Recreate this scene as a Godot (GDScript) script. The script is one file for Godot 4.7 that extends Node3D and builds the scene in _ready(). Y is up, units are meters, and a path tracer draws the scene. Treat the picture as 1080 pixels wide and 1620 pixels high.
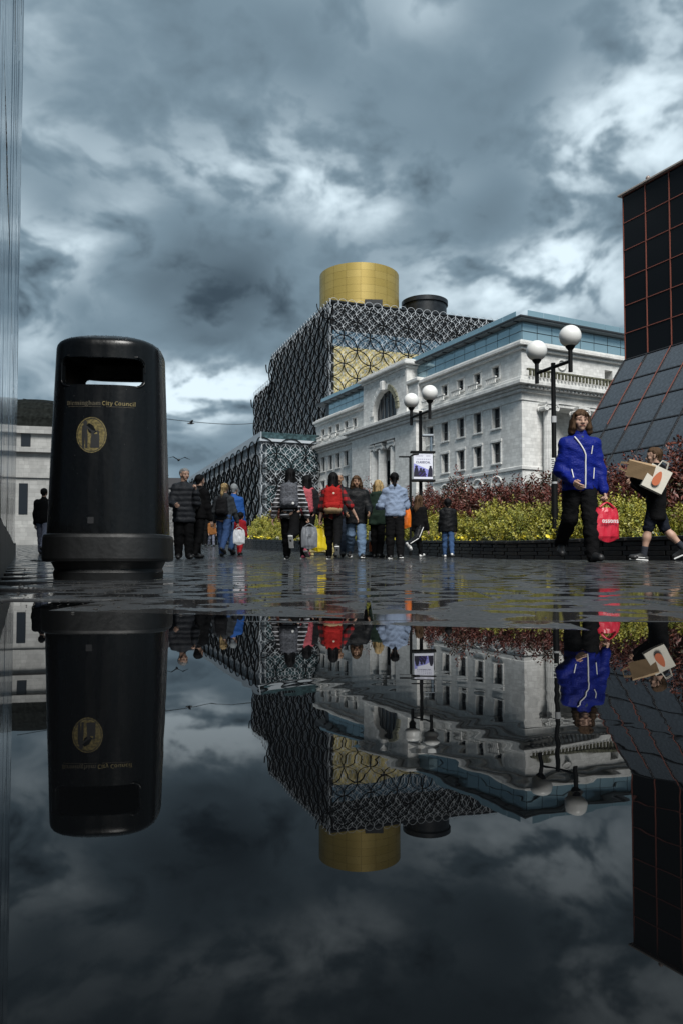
extends Node3D
# A wet city square seen from just above a puddle. World: x right, y up, depth D = -z; the water lies at y = 0.
const F := 1200.0            # focal length of the photograph in its own pixels (1080 x 1620)
const TILT := 0.04           # camera pitch
const AXIS := 841.0          # photo row of the lens axis (the picture is a crop, so the lens is shifted)
const EYE := 0.09            # camera height over the water

var rng := RandomNumberGenerator.new()
var used := {}
var M := {}
var tex := {}

class Geo:
	var v := PackedVector3Array()
	var n := PackedVector3Array()
	var c := PackedColorArray()
	var uv := PackedVector2Array()
	var xf := Transform3D()
	var col := Color.WHITE
	func tri_n(a: Vector3, b: Vector3, d: Vector3, na: Vector3, nb: Vector3, nd: Vector3) -> void:
		v.append(xf * a); v.append(xf * d); v.append(xf * b)
		n.append((xf.basis * na).normalized()); n.append((xf.basis * nd).normalized()); n.append((xf.basis * nb).normalized())
		for k in 3:
			c.append(col)
			uv.append(Vector2.ZERO)
	func tri(a: Vector3, b: Vector3, d: Vector3) -> void:      # counter-clockwise from outside
		var m := (b - a).cross(d - a).normalized()
		tri_n(a, b, d, m, m, m)
	func quad(a: Vector3, b: Vector3, d: Vector3, e: Vector3) -> void:
		tri(a, b, d)
		tri(a, d, e)
	func quad_uv(a: Vector3, b: Vector3, d: Vector3, e: Vector3) -> void:   # uv runs 0..1, v down
		var k := uv.size()
		quad(a, b, d, e)
		uv[k] = Vector2(0, 1); uv[k + 1] = Vector2(1, 0); uv[k + 2] = Vector2(1, 1)
		uv[k + 3] = Vector2(0, 1); uv[k + 4] = Vector2(0, 0); uv[k + 5] = Vector2(1, 0)
	func quad_n(a: Vector3, b: Vector3, d: Vector3, e: Vector3, na: Vector3, nb: Vector3, nd: Vector3, ne: Vector3) -> void:
		tri_n(a, b, d, na, nb, nd)
		tri_n(a, d, e, na, nd, ne)
	func box(o: Vector3, s: Vector3, ch := 0.0) -> void:
		var h := s * 0.5
		if ch <= 0.0:
			for ax in 3:
				for sg in [-1.0, 1.0]:
					_face(o, h, ax, sg, 0.0)
			return
		for ax in 3:
			for sg in [-1.0, 1.0]:
				_face(o, h, ax, sg, ch)
		for ax in 3:                                      # chamfered edges along axis ax
			var b := (ax + 1) % 3
			var d := (ax + 2) % 3
			for sb in [-1.0, 1.0]:
				for sd in [-1.0, 1.0]:
					var p := []
					for e in [-1.0, 1.0]:
						var p1 := Vector3.ZERO
						p1[ax] = e * (h[ax] - ch); p1[b] = sb * h[b]; p1[d] = sd * (h[d] - ch)
						var p2 := p1
						p2[b] = sb * (h[b] - ch); p2[d] = sd * h[d]
						p.append(o + p1); p.append(o + p2)
					if sb * sd > 0: quad(p[0], p[2], p[3], p[1])
					else: quad(p[0], p[1], p[3], p[2])
		for sx in [-1.0, 1.0]:
			for sy in [-1.0, 1.0]:
				for sz in [-1.0, 1.0]:
					var q := Vector3(sx, sy, sz)
					var k := o + q * (h - Vector3.ONE * ch)
					var a := k + Vector3(sx * ch, 0, 0)
					var b2 := k + Vector3(0, sy * ch, 0)
					var d2 := k + Vector3(0, 0, sz * ch)
					if sx * sy * sz > 0: tri(a, b2, d2)
					else: tri(a, d2, b2)
	func _face(o: Vector3, h: Vector3, ax: int, sg: float, ch: float) -> void:
		var b := (ax + 1) % 3
		var d := (ax + 2) % 3
		var p := []
		for e in [[-1, -1], [1, -1], [1, 1], [-1, 1]]:
			var q := Vector3.ZERO
			q[ax] = sg * h[ax]; q[b] = e[0] * (h[b] - ch); q[d] = e[1] * (h[d] - ch)
			p.append(o + q)
		if sg > 0: quad(p[0], p[1], p[2], p[3])
		else: quad(p[3], p[2], p[1], p[0])
	func tube(path: Array, rad: Array, sides := 8, caps := true) -> void:
		var rings := []
		var dirs := []
		var side := Vector3.ZERO
		for i in path.size():
			var t: Vector3 = (path[mini(i + 1, path.size() - 1)] - path[maxi(i - 1, 0)]).normalized()
			if i == 0: side = t.cross(Vector3.UP if absf(t.y) < 0.9 else Vector3.RIGHT).normalized()
			side = (side - t * side.dot(t)).normalized()
			var up := side.cross(t)
			var ring := []
			var dr := []
			for k in sides:
				var a := TAU * k / sides
				var dd := side * cos(a) + up * sin(a)
				dr.append(dd)
				ring.append(path[i] + dd * rad[i])
			rings.append(ring); dirs.append(dr)
		for i in path.size() - 1:
			for k in sides:
				var j := (k + 1) % sides
				quad_n(rings[i][k], rings[i + 1][k], rings[i + 1][j], rings[i][j], dirs[i][k], dirs[i + 1][k], dirs[i + 1][j], dirs[i][j])
		if caps:
			for e in [0, path.size() - 1]:
				for k in sides:
					var j := (k + 1) % sides
					if e == 0: tri(path[e], rings[e][k], rings[e][j])
					else: tri(path[e], rings[e][j], rings[e][k])
	func lathe(prof: Array, seg := 24, arc := TAU, from := 0.0) -> void:     # profile of (radius, height), from the bottom up; smooth round, creased along
		for i in prof.size() - 1:
			var p: Vector2 = prof[i]
			var q: Vector2 = prof[i + 1]
			var t := q - p
			var nr := Vector2(t.y, -t.x).normalized()
			for k in seg:
				var a := from + arc * k / seg
				var b := from + arc * (k + 1) / seg
				var da := Vector3(cos(a), 0, -sin(a))
				var db := Vector3(cos(b), 0, -sin(b))
				var na := da * nr.x + Vector3.UP * nr.y
				var nb := db * nr.x + Vector3.UP * nr.y
				quad_n(da * p.x + Vector3.UP * p.y, db * p.x + Vector3.UP * p.y, db * q.x + Vector3.UP * q.y, da * q.x + Vector3.UP * q.y, na, nb, nb, na)
	func ball(o: Vector3, r: Vector3, seg := 14, rows := 9) -> void:
		for i in rows:
			for k in seg:
				var p := []
				for e in [[i, k], [i, k + 1], [i + 1, k + 1], [i + 1, k]]:
					var th: float = PI * e[0] / rows - PI / 2
					var ph: float = TAU * e[1] / seg
					p.append(Vector3(cos(th) * cos(ph), sin(th), -cos(th) * sin(ph)))
				quad_n(o + p[0] * r, o + p[1] * r, o + p[2] * r, o + p[3] * r, p[0] / r, p[1] / r, p[2] / r, p[3] / r)
	func torus(R: float, r: float, seg := 28, sides := 4, arc := TAU) -> void:           # in the xy plane
		for i in seg:
			for k in sides:
				var p := []
				var m := []
				for e in [[i, k], [i + 1, k], [i + 1, k + 1], [i, k + 1]]:
					var a: float = arc * e[0] / seg
					var b: float = TAU * (e[1] + 0.5) / sides
					var d := Vector3(cos(a), sin(a), 0)
					m.append(d * cos(b) + Vector3(0, 0, sin(b)))
					p.append(d * R + m[-1] * r)
				quad_n(p[0], p[1], p[2], p[3], m[0], m[1], m[2], m[3])
	func prism(poly: PackedVector2Array, z0: float, z1: float) -> void:      # an outline in xy, pushed along z
		var pts := poly
		if Geometry2D.is_polygon_clockwise(pts):
			pts.reverse()
		var ix := Geometry2D.triangulate_polygon(pts)
		for k in range(0, ix.size(), 3):
			var a := pts[ix[k]]
			var b := pts[ix[k + 1]]
			var d := pts[ix[k + 2]]
			if (b - a).cross(d - a) < 0:
				var sw := b
				b = d
				d = sw
			tri(Vector3(a.x, a.y, z1), Vector3(b.x, b.y, z1), Vector3(d.x, d.y, z1))
			tri(Vector3(a.x, a.y, z0), Vector3(d.x, d.y, z0), Vector3(b.x, b.y, z0))
		for k in pts.size():
			var a := pts[k]
			var b := pts[(k + 1) % pts.size()]
			quad(Vector3(a.x, a.y, z0), Vector3(b.x, b.y, z0), Vector3(b.x, b.y, z1), Vector3(a.x, a.y, z1))
	func mesh() -> ArrayMesh:
		var a := []
		a.resize(Mesh.ARRAY_MAX)
		a[Mesh.ARRAY_VERTEX] = v; a[Mesh.ARRAY_NORMAL] = n; a[Mesh.ARRAY_COLOR] = c; a[Mesh.ARRAY_TEX_UV] = uv
		var m := ArrayMesh.new()
		if v.size(): m.add_surface_from_arrays(Mesh.PRIMITIVE_TRIANGLES, a)
		return m

# ---------- placing ----------
func numbered(called: String) -> String:
	used[called] = used.get(called, -1) + 1
	return called if used[called] == 0 else "%s_%03d" % [called, used[called]]
func put(called: String, mesh: Mesh, m: Material, parent: Node = self, at := Transform3D()) -> MeshInstance3D:
	var o := MeshInstance3D.new()
	o.name = numbered(called) if parent == self else called
	o.mesh = mesh
	o.material_override = m
	o.transform = at
	parent.add_child(o, true)
	return o
func part(called: String, g: Geo, m: Material, parent: Node = self) -> MeshInstance3D:
	return put(called, g.mesh(), m, parent)
func tag(o: Node, label: String, category: String, group := "") -> Node:
	o.set_meta("label", label); o.set_meta("category", category)
	if group: o.set_meta("group", group)
	return o
func thing(called: String, label: String, category: String, at := Vector3.ZERO, turn := 0.0, group := "") -> Node3D:
	var o := Node3D.new()
	o.name = numbered(called)
	add_child(o)
	o.position = at
	o.rotation.y = turn
	tag(o, label, category, group)
	return o
func structure(o: Node) -> Node:
	o.set_meta("kind", "structure")
	return o
func px(x: float, y: float, D: float) -> Vector3:       # a photo pixel at a known depth
	var xc := (x - 540.0) / F
	var yc := (AXIS - y) / F
	var t := D / (cos(TILT) - yc * sin(TILT))
	return Vector3(xc * t, EYE + t * (sin(TILT) + yc * cos(TILT)), -D)
func gy(X: float, D: float) -> float:                   # height of the paving
	var tab := [[-40.0, 0.1], [-6.0, 0.0], [-2.5, -0.02], [0.0, -0.012], [1.19, 0.0], [3.4, 0.0155], [5.5, 0.045], [8.0, 0.085], [10.0, 0.103], [14.7, 0.145], [20.0, 0.3], [24.5, 0.43], [30.0, 0.68], [45.0, 1.1], [80.0, 1.6], [200.0, 1.9], [4000.0, 2.0]]
	var s := D + 0.2 * clampf(X, -1.2, 1.2) * clampf(1.0 - (D - 2.0) / 3.0, 0.0, 1.0)
	for k in tab.size() - 1:
		if s <= tab[k + 1][0]:
			return lerpf(tab[k][1], tab[k + 1][1], clampf((s - tab[k][0]) / (tab[k + 1][0] - tab[k][0]), 0.0, 1.0))
	return 2.0
func on_ground(x: float, D: float) -> Vector3:          # the ground under a photo column
	var X := (x - 540.0) / F * D
	return Vector3(X, gy(X, D), -D)

# ---------- materials ----------
func noise_image(size: int, freq: float, oct: int, sd: int, lo: float, hi: float, kind := FastNoiseLite.TYPE_SIMPLEX_SMOOTH, stretch := Vector2.ONE) -> Image:
	var f := FastNoiseLite.new()
	f.seed = sd; f.frequency = freq; f.noise_type = kind
	f.fractal_type = FastNoiseLite.FRACTAL_FBM; f.fractal_octaves = oct
	var im := f.get_seamless_image(int(size / stretch.x), int(size / stretch.y), false, false, 0.15, true)
	im.convert(Image.FORMAT_L8)
	if stretch != Vector2.ONE: im.resize(size, size, Image.INTERPOLATE_CUBIC)
	var d := im.get_data()
	for k in d.size():
		d[k] = int(255.0 * lerpf(lo, hi, d[k] / 255.0))
	return Image.create_from_data(size, size, false, Image.FORMAT_L8, d)
func mat(key: String, c: Color, rough := 0.7, metal := 0.0, t := "", scale := 1.0, world := false) -> StandardMaterial3D:
	if M.has(key): return M[key]
	var m := StandardMaterial3D.new()
	m.resource_name = key
	m.albedo_color = c.linear_to_srgb()
	m.roughness = rough
	m.metallic = metal
	if t:
		m.albedo_texture = tex[t]
		m.uv1_triplanar = true
		m.uv1_world_triplanar = world
		m.uv1_scale = Vector3.ONE * scale
	M[key] = m
	return m
func relief(m: StandardMaterial3D, t: String, cm: float) -> StandardMaterial3D:
	m.heightmap_enabled = true
	m.heightmap_texture = tex[t]
	m.heightmap_scale = cm
	return m
func vivid(key: String, rough := 0.6) -> StandardMaterial3D:      # colour comes from the vertices (leaves, skin, petals)
	var m := mat(key, Color.WHITE, rough)
	m.vertex_color_use_as_albedo = true
	return m

func make_textures() -> void:
	tex.grain = ImageTexture.create_from_image(noise_image(256, 0.12, 3, 3, 0.72, 1.0))
	tex.blotch = ImageTexture.create_from_image(noise_image(256, 0.02, 5, 9, 0.45, 1.1 / 1.1))
	tex.streak = ImageTexture.create_from_image(noise_image(256, 0.05, 4, 5, 0.55, 1.0, FastNoiseLite.TYPE_SIMPLEX_SMOOTH, Vector2(1, 8)))
	tex.cloth = ImageTexture.create_from_image(noise_image(256, 0.2, 2, 14, 0.6, 1.0))
	tex.bump = ImageTexture.create_from_image(noise_image(256, 0.06, 4, 21, 0.0, 1.0))
	# paving: a film of water lies in the low patches, which are smooth; between them the stone is pitted and rough
	var low := noise_image(512, 0.012, 4, 31, 0.0, 1.0).get_data()
	var pit := noise_image(512, 0.16, 3, 32, 0.0, 1.0).get_data()
	var ro := low.duplicate()
	var he := low.duplicate()
	for k in low.size():
		var dry := smoothstep(0.42, 0.56, low[k] / 255.0)
		ro[k] = int(255.0 * (0.06 + dry * (0.24 + 0.3 * pit[k] / 255.0)))
		he[k] = int(255.0 * (0.35 + dry * (pit[k] / 255.0 - 0.35) * 0.9))
	tex.wet_rough = ImageTexture.create_from_image(Image.create_from_data(512, 512, false, Image.FORMAT_L8, ro))
	tex.wet_height = ImageTexture.create_from_image(Image.create_from_data(512, 512, false, Image.FORMAT_L8, he))
	# ashlar too far off to pick its blocks apart: each block has a slightly different tone
	var im := Image.create(256, 256, false, Image.FORMAT_L8)
	var blot: Image = tex.blotch.get_image()
	for row in 16:
		var x := -int(rng.randf() * 20)
		while x < 256:
			var w := 18 + int(rng.randf() * 18)
			var tone := 0.9 + 0.1 * rng.randf()
			im.fill_rect(Rect2i(maxi(x, 0), row * 16, w + mini(x, 0), 16), Color(tone, tone, tone))
			im.fill_rect(Rect2i(maxi(x, 0), row * 16, 1, 16), Color(0.84, 0.84, 0.84))
			x += w
		im.fill_rect(Rect2i(0, row * 16, 256, 1), Color(0.82, 0.82, 0.82))
	for y in 256:
		for x in 256:
			var a := im.get_pixel(x, y).r * (0.8 + 0.25 * blot.get_pixel(x, y).r)
			im.set_pixel(x, y, Color(a, a, a))
	tex.ashlar = ImageTexture.create_from_image(im)
	var st := Image.create(8, 64, false, Image.FORMAT_RGB8)
	st.fill(Color(0.05, 0.05, 0.06))
	st.fill_rect(Rect2i(0, 0, 8, 16), Color(0.78, 0.78, 0.8))
	tex.stripes = ImageTexture.create_from_image(st)
	var pl := Image.create(64, 64, false, Image.FORMAT_RGB8)
	for y in 64:
		for x in 64:
			var k := int(x < 32) + int(y < 32)
			pl.set_pixel(x, y, [Color(0.02, 0.02, 0.02), Color(0.22, 0.03, 0.05), Color(0.6, 0.06, 0.09)][k])
	tex.plaid = ImageTexture.create_from_image(pl)

# ---------- sky ----------
func make_sky() -> PanoramaSkyMaterial:
	var W := 4096
	var H := 2048
	var big := FastNoiseLite.new()
	big.seed = 11; big.noise_type = FastNoiseLite.TYPE_SIMPLEX_SMOOTH; big.frequency = 1.0
	big.fractal_type = FastNoiseLite.FRACTAL_FBM; big.fractal_octaves = 3
	var fine := FastNoiseLite.new()
	fine.seed = 4; fine.noise_type = FastNoiseLite.TYPE_SIMPLEX_SMOOTH; fine.frequency = 2.6
	fine.fractal_type = FastNoiseLite.FRACTAL_FBM; fine.fractal_octaves = 7; fine.fractal_gain = 0.56
	# cloud masses seen in the photograph: pixel, half-size in pixels, how much lighter or darker
	var mass := []
	for b in [[330, 480, 230, 90, -0.36], [300, 400, 150, 40, -0.1], [420, 285, 190, 46, 0.3], [190, 370, 80, 40, 0.34], [75, 410, 70, 40, 0.42], [330, 612, 110, 44, 0.6], [60, 520, 40, 60, 0.3], [860, 440, 100, 50, 0.5], [690, 430, 70, 60, 0.18], [900, 280, 60, 120, 0.26], [1040, 110, 80, 130, 0.3], [560, 330, 90, 60, 0.16], [800, 220, 80, 140, -0.12], [640, 120, 220, 80, -0.1], [130, 150, 140, 120, -0.12], [960, 60, 60, 60, -0.14], [130, 560, 90, 40, -0.14], [960, 420, 70, 80, -0.12], [250, 640, 120, 40, 0.28], [480, 200, 120, 40, 0.08], [350, 60, 200, 60, -0.1]]:
		var p := px(b[0], b[1], 1.0) - Vector3(0, EYE, 0)
		mass.append([p.normalized(), F / b[2], F / b[3], b[4]])
	var data := PackedFloat32Array()
	data.resize(W * H * 3)
	var dark := Color(0.016, 0.025, 0.034)
	var mid := Color(0.064, 0.092, 0.114)
	var pale := Color(0.27, 0.32, 0.35)
	for y in H:
		var th := (0.5 - (y + 0.5) / H) * PI
		var sy := sin(th)
		var cy := cos(th)
		var k := y * W * 3
		if y > H / 2 + 8:                                        # below the horizon: one dull tone
			for x in W:
				data[k] = 0.02; data[k + 1] = 0.024; data[k + 2] = 0.027
				k += 3
			continue
		var x := 0
		while x < W:
			var near := (x < 420 or x >= W - 420) and y > 500        # sampled finely where the lens looks, the same clouds more coarsely elsewhere
			var step := 1 if near else 4
			if not near and y % 4 != 0:
				var up := ((y - y % 4) * W + x) * 3
				for j in step * 3: data[k + j] = data[up + j]
				x += step
				k += step * 3
				continue
			var ph := (x + 0.5 * step) / W * TAU                # column 0 looks along -z
			var d := Vector3(sin(ph) * cy, sy, -cos(ph) * cy)
			var q := Vector3(d.x, d.y * 1.7, d.z) * (2.4 / (maxf(sy, 0.0) * 0.6 + 0.5))
			var b1 := big.get_noise_3dv(q)
			var e := fine.get_noise_3d(q.x + 0.25 * b1, q.y + 0.2 * b1, q.z - 0.2 * b1)
			var puff := 1.0 - absf(e) * 2.4                      # billows with soft ridges
			var val := 0.47 + 0.34 * b1 + 0.27 * e + 0.08 * puff
			if d.z < -0.5:
				for m in mass:
					var c: Vector3 = m[0]
					var dx: float = (d.x - c.x) * m[1]
					var dy: float = (d.y - c.y) * m[2]
					var r := dx * dx + dy * dy
					if r < 5.0: val += m[3] * exp(-r) * (0.75 + 1.5 * e)
			val = clampf(val, 0.0, 1.0)
			var o := dark.lerp(mid, smoothstep(0.0, 0.52, val)).lerp(pale, pow(smoothstep(0.42, 1.02, val), 1.15))
			for j in step:
				data[k] = o.r; data[k + 1] = o.g; data[k + 2] = o.b
				k += 3
			x += step
	var im := Image.create_from_data(W, H, false, Image.FORMAT_RGBF, data.to_byte_array())
	var s := PanoramaSkyMaterial.new()
	s.panorama = ImageTexture.create_from_image(im)
	return s

func _ready() -> void:
	rng.seed = 7
	# ----- camera, sky, light, exposure -----
	var cam := Camera3D.new()
	cam.name = "camera"
	cam.near = 0.02
	cam.projection = Camera3D.PROJECTION_FRUSTUM
	cam.size = 0.02 * 1620.0 / F
	cam.frustum_offset = Vector2(0, 0.02 * (AXIS - 810.0) / F)
	cam.far = 3000.0
	cam.position = Vector3(0, EYE, 0)
	cam.rotation.x = TILT
	add_child(cam)
	cam.current = true
	var env := Environment.new()
	env.background_mode = Environment.BG_SKY
	env.sky = Sky.new()
	env.sky.sky_material = make_sky()
	env.background_energy_multiplier = 1.0
	env.tonemap_mode = Environment.TONE_MAPPER_LINEAR
	env.tonemap_exposure = 3.0
	env.sdfgi_enabled = true; env.ssao_enabled = true; env.ssil_enabled = true
	var we := WorldEnvironment.new()
	we.name = "environment"
	we.environment = env
	add_child(we)
	var sun := DirectionalLight3D.new()
	sun.name = "overcast_sun"
	sun.light_energy = 0.5
	sun.light_angular_distance = 25.0
	sun.light_color = Color(1.0, 0.99, 0.97)
	sun.shadow_enabled = true
	add_child(sun)
	sun.look_at_from_position(Vector3(1.2, 8.0, 7.0), Vector3.ZERO)
	print("sky ", Time.get_ticks_msec())
	make_textures()
	print("textures ", Time.get_ticks_msec())
	build_ground()
	build_glass_front()
	build_memorial_hall()
	build_library()
	build_stone_house()
	build_dark_tower()
	print("buildings ", Time.get_ticks_msec())
	build_planter()
	print("planter ", Time.get_ticks_msec())
	build_bin()
	build_lamps()
	build_people()
	print("people ", Time.get_ticks_msec())
	build_small_things()
	print("done ", Time.get_ticks_msec())

# ---------- ground, paving, puddle ----------
func build_ground() -> void:
	var stone := mat("wet_paving", Color(0.030, 0.031, 0.033), 1.0, 0.0, "grain", 0.9, true)
	stone.roughness_texture = tex.wet_rough
	relief(stone, "wet_height", 0.24)
	var g := Geo.new()
	var ds := [-60.0, -20.0, -6.0, -2.5, -1.0, 0.0, 0.6, 1.2, 1.8, 2.6, 3.4, 4.5, 5.5, 6.8, 8.0, 10.0, 12.0, 13.0, 14.7, 17.0, 20.0, 24.5, 30.0, 37.0, 45.0, 60.0, 80.0, 140.0, 200.0, 600.0, 1800.0]
	var xs := [-1500.0, -300.0, -60.0, -20.0, -8.0, -4.0, -2.0, -1.2, -0.6, 0.0, 0.6, 1.2, 2.0, 4.0, 8.0, 20.0, 60.0, 300.0, 1500.0]
	for i in ds.size() - 1:
		for k in xs.size() - 1:
			var p := []
			for e in [[k, i], [k + 1, i], [k + 1, i + 1], [k, i + 1]]:
				var D: float = ds[e[1]]
				var sunk := 0.014 if D < 12.5 else 0.0
				p.append(Vector3(xs[e[0]], gy(xs[e[0]], D) - sunk, -D))
			g.quad(p[0], p[1], p[2], p[3])
	structure(part("ground", g, stone))
	# paving slabs, each its own piece
	var pav := structure(thing("pavement", "", "")) as Node3D
	for k in ["label", "category"]: pav.remove_meta(k)
	var shapes := []
	for s in [Vector3(0.592, 0.04, 0.592), Vector3(0.592, 0.04, 0.592)]:
		var b := Geo.new()
		b.box(Vector3(0, -0.02, 0), s, 0.004)
		shapes.append(b.mesh())
	var mats := [stone]
	for k in 3:
		var m: StandardMaterial3D = stone.duplicate()
		m.albedo_color = Color([0.024, 0.037, 0.030][k], [0.026, 0.036, 0.030][k], [0.028, 0.036, 0.029][k]).linear_to_srgb()
		m.uv1_offset = Vector3(0.31, 0.17, 0.53) * (k + 1)
		mats.append(m)
	var turn := Basis(Vector3.UP, deg_to_rad(-2.0))
	for row in 21:
		var D := 0.86 + row * 0.6
		var half := int(ceil((0.46 * D + 0.7) / 0.6))
		for col in range(-half, half + 1):
			var at := turn * Vector3(col * 0.6 + (0.3 if row % 2 else 0.0), 0, -D)
			if at.x < -1.4 - 0.41 * (-at.z - 3.4): continue
			var y := gy(at.x, -at.z)
			var slope_d := (gy(at.x, -at.z + 0.3) - gy(at.x, -at.z - 0.3)) / 0.6
			var slope_x := (gy(at.x + 0.3, -at.z) - gy(at.x - 0.3, -at.z)) / 0.6
			at.y = y + rng.randf_range(-0.0012, 0.0012)
			if at.y < -0.005: continue
			var nrm := Vector3(-slope_x + rng.randf_range(-0.0015, 0.0015), 1, slope_d + rng.randf_range(-0.0015, 0.0015)).normalized()
			var bx := turn.x.slide(nrm).normalized()
			put("slab", shapes[0], mats[rng.randi() % 4], pav, Transform3D(Basis(bx, nrm, bx.cross(nrm)), at))
	# the puddle: one sheet of still dark water, with rings spreading where drops fell
	var water := mat("puddle_water", Color(0.002, 0.0022, 0.0025), 0.008)
	water.metallic_specular = 0.25
	var xs2 := []
	var ds2 := []
	var x := -2.4
	while x < 2.4:
		xs2.append(x)
		x += 0.007 if absf(x - 0.1) < 0.42 else 0.06
	var d := -1.2
	while d < 1.75:
		ds2.append(d)
		d += 0.006 if d > 0.16 and d < 0.8 else 0.05
	var swell := FastNoiseLite.new()
	swell.seed = 5; swell.frequency = 3.5; swell.noise_type = FastNoiseLite.TYPE_SIMPLEX_SMOOTH
	swell.fractal_octaves = 2
	var P := []
	var N := []
	var drops := [[0.05, 0.47, 0.1, 0.07, 0.027, 0.0029], [0.13, 0.36, 0.07, 0.045, 0.019, 0.0022], [-0.02, 0.56, 0.05, 0.05, 0.022, 0.0012]]
	for D in ds2:
		for X in xs2:
			var sl := Vector2.ZERO
			for r in drops:
				var o := Vector2(X - r[0], D - r[1])
				var len := maxf(o.length(), 0.001)
				var env := exp(-pow((len - r[2]) / r[3], 2.0))
				sl += o / len * r[5] * env * cos(TAU * len / r[4])
			var e := 0.02
			var here := swell.get_noise_2d(X, D)
			sl += Vector2(swell.get_noise_2d(X + e, D) - here, swell.get_noise_2d(X, D + e) - here) / e * 0.00005
			P.append(Vector3(X, 0, -D))
			N.append(Vector3(-sl.x, 1, sl.y).normalized())
	var w := Geo.new()
	var nx := xs2.size()
	for i in ds2.size() - 1:
		for k in nx - 1:
			var a := i * nx + k
			w.quad_n(P[a], P[a + 1], P[a + 1 + nx], P[a + nx], N[a], N[a + 1], N[a + 1 + nx], N[a + nx])
	structure(part("puddle", w, water))
	# grit and dead leaves washed up along the glass front and the shore
	var stone_mesh := Geo.new()
	stone_mesh.ball(Vector3.ZERO, Vector3(1, 0.55, 0.8), 6, 4)
	var mm := MultiMesh.new()
	mm.transform_format = MultiMesh.TRANSFORM_3D
	mm.mesh = stone_mesh.mesh()
	var spots := []
	for k in 1800:
		var X: float
		var D: float
		if k % 2:
			D = 1.9 + 3.6 * pow(rng.randf(), 1.4)
			X = -1.5 - 0.4105 * (D - 3.5) + 0.03 + 0.5 * pow(rng.randf(), 2.2)
		else:
			X = rng.randf_range(-1.2, 0.9) * (1.0 if k % 4 else 0.5) - 0.2
			D = 1.2 - 0.2 * X + 0.03 + 1.6 * rng.randf()
		var s := 0.0008 + 0.0035 * pow(rng.randf(), 4.0)
		spots.append(Transform3D(Basis(Vector3.UP, rng.randf() * TAU).scaled(Vector3.ONE * s), Vector3(X, gy(X, D) + s * 0.1, -D)))
	mm.instance_count = spots.size()
	for k in spots.size(): mm.set_instance_transform(k, spots[k])
	var grit := MultiMeshInstance3D.new()
	grit.name = "grit"
	grit.multimesh = mm
	grit.material_override = mat("grit", Color(0.02, 0.019, 0.018), 0.85)
	add_child(grit)
	grit.set_meta("kind", "stuff")
	tag(grit, "dark wet grit scattered along the puddle's edge", "grit")

# ---------- mirror-glazed shop front that runs away along the left ----------
func build_glass_front() -> void:
	var dirv := Vector3(-0.425, 0, -1).normalized()
	var start := Vector3(-1.0, 0, -2.05)
	var t := thing("glass_shopfront", "tall mirror-like glazed shopfront wall beside the litter bin", "shopfront", Vector3(start.x, 0, start.z), atan2(-dirv.x, -dirv.z))
	# local -z runs along the front, +x faces the square
	var L := 21.6
	var steel := mat("glazing_bar", Color(0.10, 0.11, 0.12), 0.35, 0.6)
	var glass := mat("mirror_glass", Color(0.19, 0.235, 0.285), 0.07, 0.9)
	relief(glass, "streak", 3.0)
	glass.uv1_triplanar = true
	glass.uv1_scale = Vector3.ONE * 0.35
	var g := Geo.new()
	g.box(Vector3(-4.06, 8.6, -L / 2), Vector3(8, 17.6, L))
	part("core_wall", g, mat("shop_core", Color(0.08, 0.085, 0.09), 0.7, 0.0, "blotch", 0.3), t)
	var foot := relief(mat("plinth_stone", Color(0.03, 0.032, 0.035), 0.45, 0.0, "blotch", 0.7), "bump", 0.3)
	for c in 16:
		var w: Vector3 = t.transform * Vector3(0, 0, -0.7 - c * 1.35)
		g = Geo.new()
		g.box(Vector3(0.0, gy(w.x, -w.z) + 0.02, -0.7 - c * 1.35), Vector3(0.09, 0.5, 1.345), 0.008)
		part("plinth", g, foot, t)
	var pane := Geo.new()
	pane.box(Vector3.ZERO, Vector3(0.03, 2.38, 1.31), 0.004)
	var pm := pane.mesh()
	for c in 16:
		for r in 7:
			var b := Basis.from_euler(Vector3(0, rng.randf_range(-0.004, 0.004), rng.randf_range(-0.003, 0.003)))
			put("glass_pane", pm, glass, t, Transform3D(b, Vector3(0.0, 0.16 + 1.2 + r * 2.43, -0.7 - c * 1.35)))
	for c in 17:
		var bar := Geo.new()
		bar.box(Vector3(-0.022, 8.9, -0.02 - c * 1.35), Vector3(0.06, 17.2, 0.04))
		part("glazing_bar", bar, steel, t)

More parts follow.
